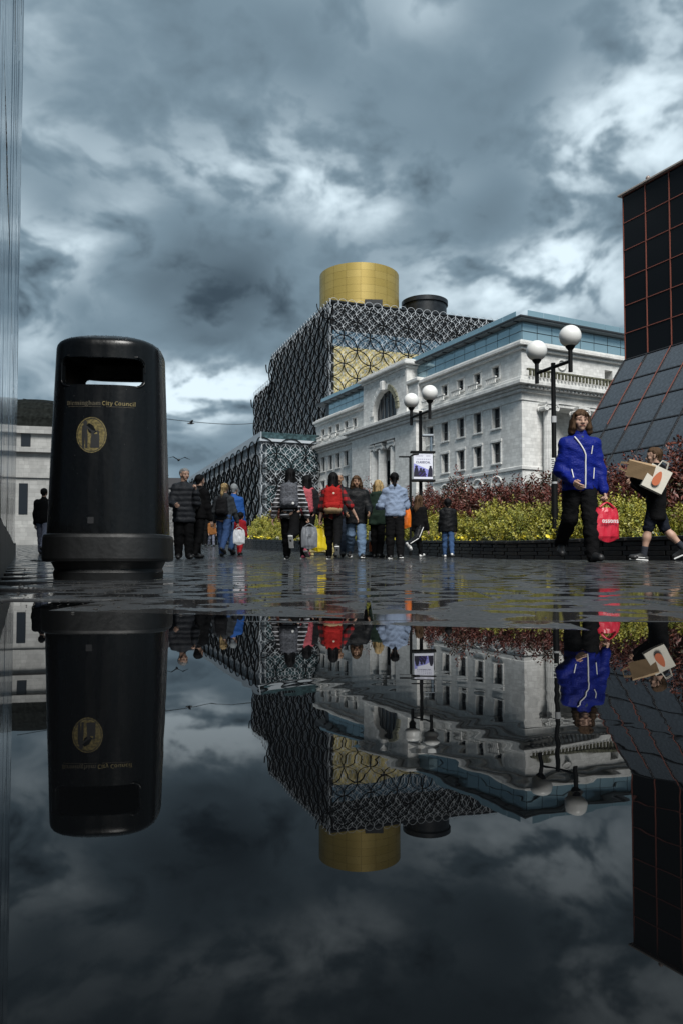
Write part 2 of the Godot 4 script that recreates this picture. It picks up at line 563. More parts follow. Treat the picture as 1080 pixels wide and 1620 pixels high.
# ---------- domed stone memorial hall, far left ----------
func build_memorial_hall() -> void:
	var c := on_ground(63, 60)
	var t := thing("memorial_hall", "pale stone octagonal hall with a dark shallow dome behind the litter bin", "building", c, deg_to_rad(12))
	var st := mat("hall_stone", Color(0.36, 0.36, 0.35), 0.8, 0.0, "ashlar", 0.22)
	var y := func(p: float) -> float: return px(63, p, 60).y - c.y
	var oct := func(R: float, lo: float, hi: float, name: String) -> void:
		var g := Geo.new()
		var pts := PackedVector2Array()
		for k in 8: pts.append(Vector2(R, 0).rotated(TAU * (k + 0.5) / 8))
		g.xf = Transform3D(Basis(Vector3.RIGHT, -PI / 2), Vector3.ZERO)
		g.prism(pts, lo, hi)
		part(name, g, st, t)
	oct.call(8.2, -1.0, 1.2, "plinth")
	oct.call(7.2, 1.2, y.call(770), "lower_wall")
	oct.call(7.35, y.call(770), y.call(757), "string_course")
	oct.call(7.1, y.call(757), y.call(734), "frieze")
	oct.call(7.5, y.call(734), y.call(728), "cornice")
	oct.call(6.6, y.call(728), y.call(706), "attic_wall")
	oct.call(6.9, y.call(706), y.call(696), "parapet")
	var g := Geo.new()
	var y0: float = y.call(697)
	var hgt: float = y.call(637) - y0
	var prof := []
	for k in 13:
		var a := PI / 2 * k / 12
		prof.append(Vector2(6.3 * cos(a) * (1.0 - 0.02 * (k % 2)), y0 + hgt * sin(a)))
	g.lathe(prof, 32)
	mat("dome_lead", Color(0.022, 0.025, 0.023), 0.8, 0.0, "blotch", 0.6).metallic_specular = 0.12
	part("dome", g, mat("dome_lead", Color(0.022, 0.025, 0.023), 0.75, 0.0, "blotch", 0.6), t)
	var dark := mat("window_dark", Color(0.012, 0.014, 0.018), 0.1)
	for k in 8:
		var a := TAU * k / 8
		var w := Geo.new()
		w.xf = Transform3D(Basis(Vector3.UP, a), Vector3.ZERO)
		w.box(Vector3(0, y.call(715), 6.08), Vector3(0.65, 0.95, 0.12), 0.02)
		part("attic_window", w, dark, t)
		w = Geo.new()
		w.xf = Transform3D(Basis(Vector3.UP, a), Vector3.ZERO)
		w.box(Vector3(0, y.call(800), 6.64), Vector3(0.6, 2.2, 0.12), 0.02)
		part("tall_window", w, dark, t)

# ---------- library wrapped in rings ----------
func ring_centres(w: float, h: float, r: float) -> Array:
	var out := []
	for i in int(w / r) + 1:
		for k in int(h / r) + 1:
			if (i + k) % 2 == 1: out.append(Vector2(i * r, k * r))
	return out
func build_library() -> void:
	var base := px(413, 800, 122)
	base.y = gy(0, 122)
	var t := thing("library", "tall library wrapped in black and silver rings with a gold drum on top", "library", base, deg_to_rad(20.5))
	var Y := func(p: float, D: float) -> float: return px(540, p, D).y - base.y
	var wing_top: float = Y.call(688, 122)
	var top: float = Y.call(470, 132)
	var dark := mat("library_dark", Color(0.022, 0.026, 0.032), 0.35, 0.0, "blotch", 0.2)
	var shade := mat("library_grey", Color(0.035, 0.04, 0.046), 0.4, 0.0, "blotch", 0.15)
	var blue := mat("library_blue_glass", Color(0.26, 0.42, 0.56), 0.12, 0.2, "blotch", 0.25)
	var teal := mat("library_teal_glass", Color(0.10, 0.18, 0.20), 0.12, 0.2, "blotch", 0.25)
	var gold := mat("library_gold", Color(0.92, 0.77, 0.36), 0.4, 0.1, "grain", 0.35)
	var white := mat("library_pale", Color(0.42, 0.46, 0.5), 0.4)
	# volumes: x along the face that looks at us, -z along the grazing face
	var x0 := 13.7
	var z0 := -5.5
	var slab := func(name: String, x1: float, x2: float, y1: float, y2: float, z1: float, z2: float, m: Material) -> void:
		var g := Geo.new()
		g.box(Vector3((x1 + x2) / 2, (y1 + y2) / 2, (z1 + z2) / 2), Vector3(x2 - x1, y2 - y1, absf(z2 - z1)))
		part(name, g, m, t)
	slab.call("wing_core", 0.9, 44.0, -2.0, wing_top - 1.0, -0.9, -72.0, mat("wing_grey", Color(0.33, 0.37, 0.40), 0.4, 0.0, "blotch", 0.12))
	var yb := wing_top - 1.0
	for k in 3:                                                     # glazed storeys of the wing
		slab.call("wing_glazing", 1.2, 44.0, yb - 4.6 - k * 6.6, yb - 0.6 - k * 6.6, -0.5, -0.89, teal)
		slab.call("floor_edge", 1.0, 44.0, yb - 6.4 - k * 6.6, yb - 5.2 - k * 6.6, -0.45, -0.89, dark)
	slab.call("terrace_floor", -0.3, 44.5, wing_top - 0.98, wing_top - 0.55, 0.2, -72.5, white)
	slab.call("terrace_glass", -0.1, 0.0, wing_top - 0.55, wing_top + 0.55, 0.1, -72.0, white)
	slab.call("terrace_glass", 0.02, 44.0, wing_top - 0.55, wing_top + 0.5, 0.1, 0.0, teal)
	slab.call("recessed_storey", x0 + 2.0, 52.0, wing_top - 0.5, wing_top + 3.0, z0 - 2.0, z0 - 44.0, dark)
	var b1: float = Y.call(520, 132)
	var b2: float = Y.call(545, 132)
	var b3: float = Y.call(650, 132)
	slab.call("upper_core", x0 + 0.6, 54.0, wing_top + 2.6, top - 0.6, z0 - 0.9, z0 - 40.0, shade)
	slab.call("dark_storey", x0 + 0.8, 53.9, b1, top - 0.7, z0 - 0.5, z0 - 0.89, dark)
	slab.call("blue_storey", x0 + 0.8, 53.9, b2, b1, z0 - 0.48, z0 - 0.89, blue)
	for k in 20:                                                    # gold cladding sheets
		slab.call("gold_panel", x0 + 1.0 + k * 2.0, x0 + 2.97 + k * 2.0, b3, b2 - 0.02, z0 - 0.46 - 0.01 * (k % 3), z0 - 0.89, gold)
	slab.call("blue_storey", x0 + 0.8, 53.9, wing_top + 2.7, b3, z0 - 0.48, z0 - 0.89, blue)
	slab.call("rear_core", x0 + 0.6, 50.0, wing_top + 2.6, top - 6.0, z0 - 40.02, z0 - 56.0, shade)
	slab.call("roof_rim", x0 + 0.3, 54.0, top - 0.58, top - 0.3, z0 - 0.3, z0 - 40.3, dark)
	# rings: the big black ones are parts, the small silver ones one mass
	var big := Geo.new()
	big.xf.basis = Basis().scaled(Vector3(1, 1, 1.9))
	big.torus(2.5, 0.075, 32, 6)
	var small := Geo.new()
	small.xf.basis = Basis().scaled(Vector3(1, 1, 2.5))
	small.torus(0.833, 0.027, 16, 4)
	var half := Geo.new()
	half.xf.basis = Basis().scaled(Vector3(1, 1, 1.9))
	half.torus(2.5, 0.075, 16, 6, PI)
	var bm := big.mesh()
	var hm := half.mesh()
	var black := mat("ring_black", Color(0.006, 0.0065, 0.007), 0.6)
	black.metallic_specular = 0.2
	var silver := mat("ring_silver", Color(0.60, 0.64, 0.68), 0.5)
	var front := Basis()
	var side := Basis(Vector3(0, 0, 1), Vector3.UP, Vector3(-1, 0, 0))
	var faces := [[front, Vector3(x0, wing_top + 2.0, z0), 40.0, top - wing_top - 2.0, Vector3.RIGHT], [side, Vector3(x0, wing_top + 2.0, z0), 40.0, top - wing_top - 2.0, Vector3.FORWARD],
		[front, Vector3(0, -1.5, 0), 22.0, wing_top + 1.0, Vector3.RIGHT], [side, Vector3(0, -1.5, 0), 72.0, wing_top + 1.0, Vector3.FORWARD], [side, Vector3(x0 + 0.2, wing_top + 2.0, z0 - 40.0), 16.0, top - wing_top - 7.0, Vector3.FORWARD]]
	var rest := []
	var rest_half := []
	var little := []
	var made := 0
	for f in faces:
		var out: Vector3 = f[0].z
		for c in ring_centres(f[2], f[3], 2.5):
			var at := Transform3D(f[0], f[1] + f[4] * c.x + Vector3.UP * c.y + out * 0.3)
			var edge := -1.0                                     # half rings where the face ends
			if c.y > f[3] - 2.4: edge = PI
			elif c.x < 0.1: edge = -PI / 2 if f[4].x > 0.5 else PI / 2
			elif c.x > f[2] - 2.4: edge = PI / 2 if f[4].x > 0.5 else -PI / 2
			elif c.y < 0.1: edge = 0.0
			if edge != -1.0 and c.x > 0.1 and c.y > f[3] + 0.1: continue
			if edge != -1.0 and made < 300: put("black_ring", hm, black, t, at * Transform3D(Basis(Vector3(0, 0, 1), edge), Vector3.ZERO))
			elif edge != -1.0: rest_half.append(at * Transform3D(Basis(Vector3(0, 0, 1), edge), Vector3.ZERO))
			elif made < 300: put("black_ring", bm, black, t, at)
			else: rest.append(at)
			made += 1
		for c in ring_centres(f[2], f[3], 0.8333):
			if c.x < 0.1 or c.y > f[3] - 0.6: continue
			little.append(Transform3D(f[0], f[1] + f[4] * c.x + Vector3.UP * c.y - out * 0.16))
	for set in [["far_black_rings", rest, bm, black], ["far_half_rings", rest_half, hm, black], ["silver_rings", little, small.mesh(), silver]]:
		var mm := MultiMesh.new()
		mm.transform_format = MultiMesh.TRANSFORM_3D
		mm.mesh = set[2]
		if set[1].is_empty(): continue
		mm.instance_count = set[1].size()
		for k in set[1].size(): mm.set_instance_transform(k, set[1][k])
		var o := MultiMeshInstance3D.new()
		o.name = set[0]
		o.multimesh = mm
		o.material_override = set[3]
		t.add_child(o, true)
		o.set_meta("kind", "stuff")
	# gold drum of curved sheets
	var inv := t.transform.affine_inverse()
	var dc: Vector3 = inv * px(568, 500, 148)
	var R := 63.0 / F * 148.0
	var dtop := px(540, 439, 148).y - base.y
	var drum := Node3D.new()
	drum.name = "gold_drum"
	t.add_child(drum)
	drum.position = Vector3(dc.x, 0, dc.z)
	var rows := 9
	var rh := (dtop - top + 3.0) / rows
	for v in 2:
		gold = mat("drum_gold_%d" % v, Color(0.56, 0.41, 0.11) if v else Color(0.60, 0.445, 0.13), 0.42, 0.35, "grain", 0.3)
	var seg := 18
	var sheets := []
	for v in 1:
		var g := Geo.new()
		var n := 4
		var a0 := 0.004
		for k in n:
			var a := lerpf(a0, TAU / seg - 0.002, float(k) / n)
			var b := lerpf(a0, TAU / seg - 0.002, float(k + 1) / n)
			var pa := Vector3(sin(a), 0, cos(a))
			var pb := Vector3(sin(b), 0, cos(b))
			var lo := Vector3.UP * 0.012
			var hi := Vector3.UP * (rh - 0.012)
			g.quad_n(pa * R + lo, pb * R + lo, pb * R + hi, pa * R + hi, pa, pb, pb, pa)
			g.quad(pa * (R - 0.1) + hi, pa * R + hi, pb * R + hi, pb * (R - 0.1) + hi)
			g.quad(pa * R + lo, pa * (R - 0.1) + lo, pb * (R - 0.1) + lo, pb * R + lo)
		sheets.append(g.mesh())
	for r in rows:
		for k in seg:
			put("gold_sheet", sheets[0], M["drum_gold_%d" % (rng.randi() % 2)], drum, Transform3D(Basis(Vector3.UP, TAU * float(k) / seg), Vector3(0, dtop - rh * (r + 1), 0)))
	var g := Geo.new()
	g.lathe([Vector2(R - 0.12, top - 4.0), Vector2(R - 0.12, dtop - 0.05), Vector2(0, dtop - 0.04)], 48)
	part("drum_core", g, mat("drum_core", Color(0.2, 0.14, 0.03), 0.6), drum)
	g = Geo.new()
	g.xf = Transform3D(Basis(Vector3.UP, deg_to_rad(-20.5 + 2)), Vector3.ZERO)
	g.box(Vector3(2.2, top + 0.9, R - 0.9), Vector3(3.3, 3.0, 2.4))
	part("drum_opening", g, dark, drum)
	g = Geo.new()
	g.tube([Vector3(-0.6, dtop - 0.1, 0), Vector3(-0.6, dtop + 0.6, 0)], [0.12, 0.1], 6)
	part("vent_pipe", g, dark, drum)
	# low black drum
	var kc: Vector3 = inv * px(671, 480, 152)
	var kr := 37.0 / F * 152.0
	var kt := px(540, 478, 152).y - base.y
	g = Geo.new()
	g.xf.origin = Vector3(kc.x, 0, kc.z)
	g.lathe([Vector2(kr * 0.94, top - 3.0), Vector2(kr * 0.94, kt - 1.0), Vector2(kr, kt - 0.95), Vector2(kr, kt - 0.1), Vector2(kr * 0.96, kt), Vector2(0, kt + 0.15)], 40)
	part("black_drum", g, dark, t)

# ---------- stone office building with arch, columns and glass penthouse ----------
func wall_face(g: Geo, x0: float, x1: float, y0: float, y1: float, holes: Array, deep: float) -> void:
	var xs := [x0, x1]
	var ys := [y0, y1]
	for h in holes:
		xs.append(h[0]); xs.append(h[2]); ys.append(h[1]); ys.append(h[3])
	xs.sort(); ys.sort()
	for i in xs.size() - 1:
		if xs[i + 1] - xs[i] < 1e-4: continue
		for k in ys.size() - 1:
			if ys[k + 1] - ys[k] < 1e-4: continue
			var mx: float = (xs[i] + xs[i + 1]) / 2
			var my: float = (ys[k] + ys[k + 1]) / 2
			var open := false
			for h in holes:
				if mx > h[0] and mx < h[2] and my > h[1] and my < h[3]: open = true
			if not open:
				g.quad(Vector3(xs[i], ys[k], 0), Vector3(xs[i + 1], ys[k], 0), Vector3(xs[i + 1], ys[k + 1], 0), Vector3(xs[i], ys[k + 1], 0))
	for h in holes:
		var a := Vector3(h[0], h[1], 0)
		var b := Vector3(h[2], h[1], 0)
		var c := Vector3(h[2], h[3], 0)
		var d := Vector3(h[0], h[3], 0)
		var z := Vector3(0, 0, -deep)
		g.quad(a, a + z, b + z, b); g.quad(b, b + z, c + z, c); g.quad(c, c + z, d + z, d); g.quad(d, d + z, a + z, a)
func column_mesh(h: float, r: float) -> ArrayMesh:
	var g := Geo.new()
	var seg := 40
	var prof := []
	for k in 7: prof.append([r * (1.0 - 0.16 * pow(k / 6.0, 1.6)), 0.5 + (h - 1.3) * k / 6.0])
	for i in 6:
		for k in seg:
			var p := []
			for e in [[i, k], [i, k + 1], [i + 1, k + 1], [i + 1, k]]:
				var rr: float = prof[e[0]][0] * (1.0 if int(e[1]) % 2 else 0.9)
				p.append(Vector3(cos(TAU * e[1] / seg) * rr, prof[e[0]][1], -sin(TAU * e[1] / seg) * rr))
			g.quad(p[0], p[1], p[2], p[3])
	g.lathe([Vector2(r * 1.3, 0), Vector2(r * 1.3, 0.18), Vector2(r * 1.15, 0.24), Vector2(r * 1.2, 0.36), Vector2(r, 0.5)], 24)
	g.box(Vector3(0, h - 0.12, 0), Vector3(r * 2.5, 0.24, r * 2.2))
	g.box(Vector3(0, h - 0.45, 0), Vector3(r * 2.1, 0.42, r * 1.9))
	for s in [-1.0, 1.0]:                                           # volutes
		var keep := g.xf
		for z in [-1.0, 1.0]:
			g.xf = Transform3D(Basis(), Vector3(s * r * 1.18, h - 0.62, z * r * 0.86))
			g.torus(0.26, 0.1, 12, 4)
			g.box(Vector3.ZERO, Vector3(0.24, 0.24, 0.12))
		g.xf = keep
		g.xf.origin = Vector3(s * r * 1.18, h - 0.62, 0)
		g.box(Vector3.ZERO, Vector3(0.5, 0.5, r * 1.5), 0.12)
		g.xf = keep
	return g.mesh()
func window_proto(w: float, h: float) -> Dictionary:
	var f := Geo.new()
	var b := 0.09
	for s in [-1.0, 1.0]:
		f.box(Vector3(s * (w / 2 - b / 2), 0, 0), Vector3(b, h, 0.1))
		f.box(Vector3(0, s * (h / 2 - b / 2), 0.002), Vector3(w - 2 * b, b, 0.1))
	f.box(Vector3(0, 0, 0.03), Vector3(w - 2 * b, b, 0.1))
	f.box(Vector3(0, 0, -0.01), Vector3(0.05, h - 2 * b, 0.06))
	var p := Geo.new()
	p.box(Vector3(0, 0, -0.04), Vector3(w / 2 - b, h / 2 - b, 0.02))
	var s := Geo.new()
	s.box(Vector3(0, -h / 2 - 0.1, 0.32), Vector3(w + 0.5, 0.2, 0.5), 0.03)
	var a := Geo.new()
	for q in [-1.0, 1.0]: a.box(Vector3(q * (w / 2 + 0.13), 0, 0.4), Vector3(0.26, h, 0.16), 0.02)
	a.box(Vector3(0, h / 2 + 0.15, 0.42), Vector3(w + 0.6, 0.3, 0.24), 0.04)
	return {"frame": f.mesh(), "pane": p.mesh(), "sill": s.mesh(), "surround": a.mesh(), "w": w, "h": h}
func add_window(t: Node3D, P: Dictionary, xf: Transform3D) -> void:
	var n := Node3D.new()
	n.name = "window"
	t.add_child(n, true)
	n.transform = xf
	put("frame", P.frame, mat("window_frame", Color(0.10, 0.11, 0.115), 0.5), n)
	for sx in [-1.0, 1.0]:
		for sy in [-1.0, 1.0]:
			put("pane", P.pane, mat("window_glass", Color(0.018, 0.022, 0.028), 0.06), n, Transform3D(Basis(), Vector3(sx * (P.w / 4 - 0.02), sy * (P.h / 4 - 0.02), 0)))
	put("sill", P.sill, M.stone, n)
	put("surround", P.surround, M.stone, n)
func build_stone_house() -> void:
	var corner := px(826, 800, 80)
	corner.y = gy(0, 80)
	var t := thing("stone_office_building", "white classical stone building with grand arch, columns and glass penthouse", "building", corner, deg_to_rad(26.6))
	var st := mat("stone", Color(0.74, 0.74, 0.72), 0.85, 0.0, "ashlar", 0.17)
	relief(st, "bump", 0.12)
	var e := EYE - corner.y                                         # eye level in the building's own heights
	var LF := Transform3D(Basis(Vector3(0, 0, 1), Vector3.UP, Vector3(-1, 0, 0)), Vector3.ZERO)   # long face: x = -u
	var RF := Transform3D()
	var L := 52.0
	var B := 30.0
	var P := window_proto(1.35, 2.3)
	var S := window_proto(1.15, 1.35)
	var box := func(name: String, xf: Transform3D, x1: float, x2: float, y1: float, y2: float, z1: float, z2: float, ch := 0.0, m: Material = null) -> void:
		var g := Geo.new()
		g.xf = xf
		g.box(Vector3((x1 + x2) / 2, (y1 + y2) / 2, (z1 + z2) / 2), Vector3(x2 - x1, y2 - y1, z2 - z1), ch)
		part(name, g, m if m else st, t)
	# long wall with its openings
	var us := [4.3, 7.7, 11.0, 14.3, 17.5, 38.2, 41.0, 43.9, 46.6, 49.3]
	var rows := [16.0 + e, 12.1 + e, 7.2 + e]
	var holes := []
	for u in us:
		for v in rows: holes.append([-u - 0.675, v - 1.15, -u + 0.675, v + 1.15])
		holes.append([-u - 0.575, 21.1 + e - 0.68, -u + 0.575, 21.1 + e + 0.68])
	var g := Geo.new()
	g.xf = LF
	wall_face(g, -L, 0.0, -1.0, 22.6 + e, holes + [[-30.9, 2.0 + e, -23.9, 16.6 + e], [-30.6, 19.3 + e, -24.2, 22.5 + e]], 0.5)
	part("long_wall", g, st, t)
	for u in us:
		for v in rows: add_window(t, P, LF * Transform3D(Basis(), Vector3(-u, v, -0.4)))
		add_window(t, S, LF * Transform3D(Basis(), Vector3(-u, 21.1 + e, -0.4)))
		# balustrade panel before the attic window, round hood on the ground floor
		g = Geo.new(); g.xf = LF
		for k in 6: g.box(Vector3(-u - 0.75 + k * 0.3, 20.05 + e, 0.75), Vector3(0.13, 0.55, 0.13))
		g.box(Vector3(-u, 20.4 + e, 0.75), Vector3(1.9, 0.14, 0.22))
		part("balustrade", g, st, t)
		g = Geo.new(); g.xf = LF * Transform3D(Basis(), Vector3(-u, 8.5 + e, 0.05))
		g.torus(0.95, 0.16, 24, 4)
		part("window_hood", g, st, t)
	# courses that run round both faces
	for c in [[18.05, 18.4, 0.35, "architrave"], [18.42, 18.7, 0.6, "cornice"], [18.72, 19.15, 1.15, "cornice"], [19.17, 19.7, 0.45, "blocking_course"], [22.62, 22.95, 0.35, "attic_cornice"], [22.97, 23.35, 0.7, "attic_cornice"], [23.37, 23.7, 0.15, "attic_cornice"], [17.2, 17.35, 0.12, "string_course"], [9.8, 10.2, 0.16, "string_course"]]:
		box.call(c[3], LF, -L, -33.7, c[0] + e, c[1] + e, -0.3, c[2], 0.05)
		box.call(c[3], LF, -21.6, c[2], c[0] + e, c[1] + e, -0.3, c[2], 0.05)
		box.call(c[3], RF, 0.01, B, c[0] + e, c[1] + e, -0.3, c[2] - 0.004, 0.05)
	for k in 60:                                                    # dentils under the main cornice
		g = Geo.new(); g.xf = RF
		if k < 34:
			g.box(Vector3(0.4 + k * 0.55, 18.56 + e, 0.72), Vector3(0.28, 0.24, 0.24))
			part("dentil", g, st, t)
	# short face: corner pier, columns in front of a deep loggia
	g = Geo.new()
	wall_face(g, 0.0, B, -1.0, 22.6 + e, [[3.9, 4.0 + e, 16.5, 16.9 + e], [12.0, 20.3 + e, 13.2, 21.8 + e]], 2.4)
	part("short_wall", g, st, t)
	holes = []
	for u in [5.6, 10.2, 14.6]:
		for v in [14.6 + e, 10.4 + e, 6.6 + e]: holes.append([u - 0.675, v - 1.15, u + 0.675, v + 1.15])
	g = Geo.new(); g.xf.origin = Vector3(0, 0, -2.3)
	wall_face(g, 3.6, 16.8, 3.8 + e, 17.0 + e, holes, 0.4)
	part("loggia_wall", g, st, t)
	for h in holes: add_window(t, P, Transform3D(Basis(), Vector3((h[0] + h[2]) / 2, (h[1] + h[3]) / 2, -2.65)))
	var col := column_mesh(13.0, 0.62)
	for u in [3.0, 8.0, 12.9, 17.4]: put("column", col, st, t, Transform3D(Basis(), Vector3(u, 4.0 + e, 0.75 if u < 3.5 or u > 17.0 else 0.2)))
	box.call("column_base", RF, 1.6, 18.8, 3.2 + e, 3.98 + e, -0.1, 1.6, 0.04)
	g = Geo.new()
	for k in 26: g.box(Vector3(0.6 + k * 0.5, 20.05 + e, 0.7), Vector3(0.2, 0.6, 0.2))
	g.box(Vector3(6.9, 20.42 + e, 0.7), Vector3(13.4, 0.16, 0.3))
	part("balustrade", g, mat("mossy_stone", Color(0.2, 0.2, 0.13), 0.9, 0.0, "blotch", 0.6), t)
	g = Geo.new(); g.xf.origin = Vector3(5.6, 21.6 + e, 0.02)
	g.torus(0.55, 0.14, 18, 4)
	part("wreath", g, st, t)
	# projecting portico on the long face
	var U0 := 18.7
	var U1 := 36.4
	g = Geo.new(); g.xf = LF * Transform3D(Basis(), Vector3(0, 0, 1.45))
	wall_face(g, -U1, -U0, -1.0, 18.0 + e, [[-30.9, 2.0 + e, -23.9, 16.6 + e]], 1.4)
	part("portico_wall", g, st, t)
	box.call("portico_end", LF, -U0, -U0 + 0.01, -1.0, 18.0 + e, 0.0, 1.445)
	box.call("portico_end", LF, -U1 - 0.01, -U1, -1.0, 18.0 + e, 0.0, 1.445)
	box.call("portico_void", LF, -31.4, -23.5, 1.6 + e, 17.0 + e, -1.2, -0.8)
	box.call("portico_side", LF, -23.9, -23.5, 1.6 + e, 17.0 + e, -0.8, 0.04)
	box.call("portico_side", LF, -31.3, -30.9, 1.6 + e, 17.0 + e, -0.8, 0.04)
	for u in [25.2, 28.5, 30.6]: put("column", column_mesh(14.4, 0.68), st, t, LF * Transform3D(Basis(), Vector3(-u, 2.0 + e, 0.75)))
	for k in 3:  # dark glass sheets added so the recess behind the columns looks shaded
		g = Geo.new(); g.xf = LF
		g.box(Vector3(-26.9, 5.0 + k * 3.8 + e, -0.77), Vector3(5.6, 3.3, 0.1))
		part("portico_dark_sheet", g, mat("window_glass", Color(0.018, 0.022, 0.028), 0.06), t)
	for c in [[18.02, 18.4, 1.75], [18.42, 18.75, 2.0], [18.77, 19.2, 2.5], [19.22, 19.4, 1.7]]:
		box.call("portico_cornice", LF, -U1 - c[2] + 1.4, -U0 + c[2] - 1.4, c[0] + e, c[1] + e, -0.2, c[2], 0.05)
	# attic block over it, pierced by the great arch
	var C := -27.4
	var ra := 3.1
	var spring := 20.6 + e
	g = Geo.new(); g.xf = LF * Transform3D(Basis(), Vector3(0, 0, 1.0))
	var X0 := -33.6
	var X1 := -21.7
	var yb := 19.2 + e
	var yt := 25.6 + e
	g.quad(Vector3(X0, yb, 0), Vector3(C - ra, yb, 0), Vector3(C - ra, yt, 0), Vector3(X0, yt, 0))
	g.quad(Vector3(C + ra, yb, 0), Vector3(X1, yb, 0), Vector3(X1, yt, 0), Vector3(C + ra, yt, 0))
	var n := 24
	for k in n:
		var a := PI - PI * k / n
		var b := PI - PI * (k + 1) / n
		var p := Vector3(C + ra * cos(a), spring + ra * sin(a), 0)
		var q := Vector3(C + ra * cos(b), spring + ra * sin(b), 0)
		g.quad(p, q, Vector3(q.x, yt, 0), Vector3(p.x, yt, 0))
		var z := Vector3(0, 0, -2.2)
		g.quad(p, p + z, q + z, q)
	for s in [-1.0, 1.0]:
		var a := Vector3(C + s * ra, yb, 0)
		var z := Vector3(0, 0, -2.2)
		var up := Vector3(0, spring - yb, 0)
		if s < 0: g.quad(a, a + z, a + z + up, a + up)
		else: g.quad(a, a + up, a + z + up, a + z)
	part("attic_block", g, st, t)
	box.call("attic_end", LF, X1 - 0.01, X1, yb, yt, -4.6, 0.99)
	box.call("attic_end", LF, X0, X0 + 0.01, yb, yt, -4.6, 0.99)
	box.call("attic_back", LF, X0, X1, yb, yt, -4.65, -1.3)
	var lun := PackedVector2Array([Vector2(ra, yb - spring)])        # glazed lunette deep in the arch, with its bars
	for k in 25: lun.append(Vector2(cos(PI * k / 24), sin(PI * k / 24)) * ra)
	lun.append(Vector2(-ra, yb - spring))
	g = Geo.new(); g.xf = LF * Transform3D(Basis(), Vector3(C, spring, 0.4))
	g.prism(lun, -0.05, 0.0)
	part("lunette_window", g, mat("window_glass", Color(0.018, 0.022, 0.028), 0.06), t)
	for k in 5:
		g = Geo.new(); g.xf = LF
		var bx := (k - 2) * 1.05
		g.box(Vector3(C + bx, (yb + spring + sqrt(ra * ra - bx * bx)) / 2, 0.46), Vector3(0.12, spring + sqrt(ra * ra - bx * bx) - yb, 0.12))
		part("lunette_bar", g, mat("window_frame", Color(0.10, 0.11, 0.115), 0.5), t)
	# archivolt: stones set round the arch
	for k in 15:
		var a := PI * (k + 0.5) / 15
		g = Geo.new(); g.xf = LF * Transform3D(Basis(Vector3(0, 0, 1), a), Vector3(C, spring, 1.0))
		g.box(Vector3(ra + 0.42, 0, 0.06), Vector3(0.8, 2 * (ra + 0.4) * sin(PI / 30) * 0.97, 0.36), 0.06)
		part("arch_stone", g, mat("arch_moss_stone", Color(0.36, 0.36, 0.26), 0.9, 0.0, "blotch", 0.6) if k < 6 else st, t)
	g = Geo.new(); g.xf = LF
	g.box(Vector3(C, spring + ra + 0.55, 1.3), Vector3(0.9, 1.4, 0.7), 0.15)
	part("keystone", g, st, t)
	for c in [[25.62, 25.95, 1.25], [25.97, 26.3, 1.7], [26.32, 26.75, 1.3]]:
		box.call("attic_cornice", LF, X0 - c[2] + 1.0, X1 + c[2] - 1.0, c[0] + e, c[1] + e, -4.7, c[2], 0.06)
	for k in 9:                                                     # carved swags on the frieze
		g = Geo.new(); g.xf = LF * Transform3D(Basis(), Vector3(X0 + 0.9 + k * 1.3, 25.15 + e, 1.0))
		g.torus(0.4, 0.1, 12, 4)
		part("swag", g, st, t)
	box.call("attic_step", LF, X1 + 0.02, X1 + 2.4, yb, 23.3 + e, -4.6, 0.7, 0.05)
	box.call("attic_step", LF, X1 - 0.2, X1 + 2.7, 23.32 + e, 23.8 + e, -4.7, 1.0, 0.08)
	# roof and glass penthouse
	box.call("roof_deck", RF, 0.4, B, 23.2 + e, 23.6 + e, -L, -0.4)
	var pale := mat("penthouse_glass", Color(0.30, 0.45, 0.52), 0.06, 0.5)
	var metal := mat("penthouse_metal", Color(0.045, 0.05, 0.055), 0.4, 0.3)
	var trim := mat("canopy_grey", Color(0.16, 0.18, 0.19), 0.45, 0.3)
	box.call("penthouse_core", RF, 0.75, B, 23.6 + e, 26.0 + e, -L + 2.0, -0.75, 0.0, metal)
	box.call("canopy", RF, -0.1, B, 26.02 + e, 26.4 + e, -L, 0.1, 0.03, trim)
	box.call("canopy_edge", RF, -0.2, B, 26.15 + e, 26.36 + e, -L, 0.2, 0.03, metal)
	var pn := Geo.new(); pn.box(Vector3.ZERO, Vector3(2.0, 0.98, 0.06), 0.01)
	var pr := Geo.new(); pr.box(Vector3.ZERO, Vector3(2.2, 0.62, 0.05), 0.01)
	var pnm := pn.mesh()
	var prm := pr.mesh()
	for r in 2:
		for k in 13: put("glass_pane", pnm, pale, t, Transform3D(Basis(), Vector3(1.75 + k * 2.08, 24.4 + r * 1.06 + e, -0.7 + 0.02 * r)))
		for k in 23: put("glass_pane", pnm, pale, t, LF * Transform3D(Basis(), Vector3(-1.75 - k * 2.08, 24.4 + r * 1.06 + e, -0.7)))
	for k in 12:
		put("parapet_pane", prm, pale, t, Transform3D(Basis(), Vector3(2.2 + k * 2.26, 26.8 + e, -0.2)))
	for k in 22:
		put("parapet_pane", prm, pale, t, LF * Transform3D(Basis(), Vector3(-2.2 - k * 2.26, 26.8 + e, -0.25)))
		g = Geo.new(); g.xf = LF
		g.box(Vector3(-1.1 - k * 2.26, 25.97 + e, -0.2), Vector3(0.12, 0.1, 0.7))
		part("canopy_rib", g, metal, t)

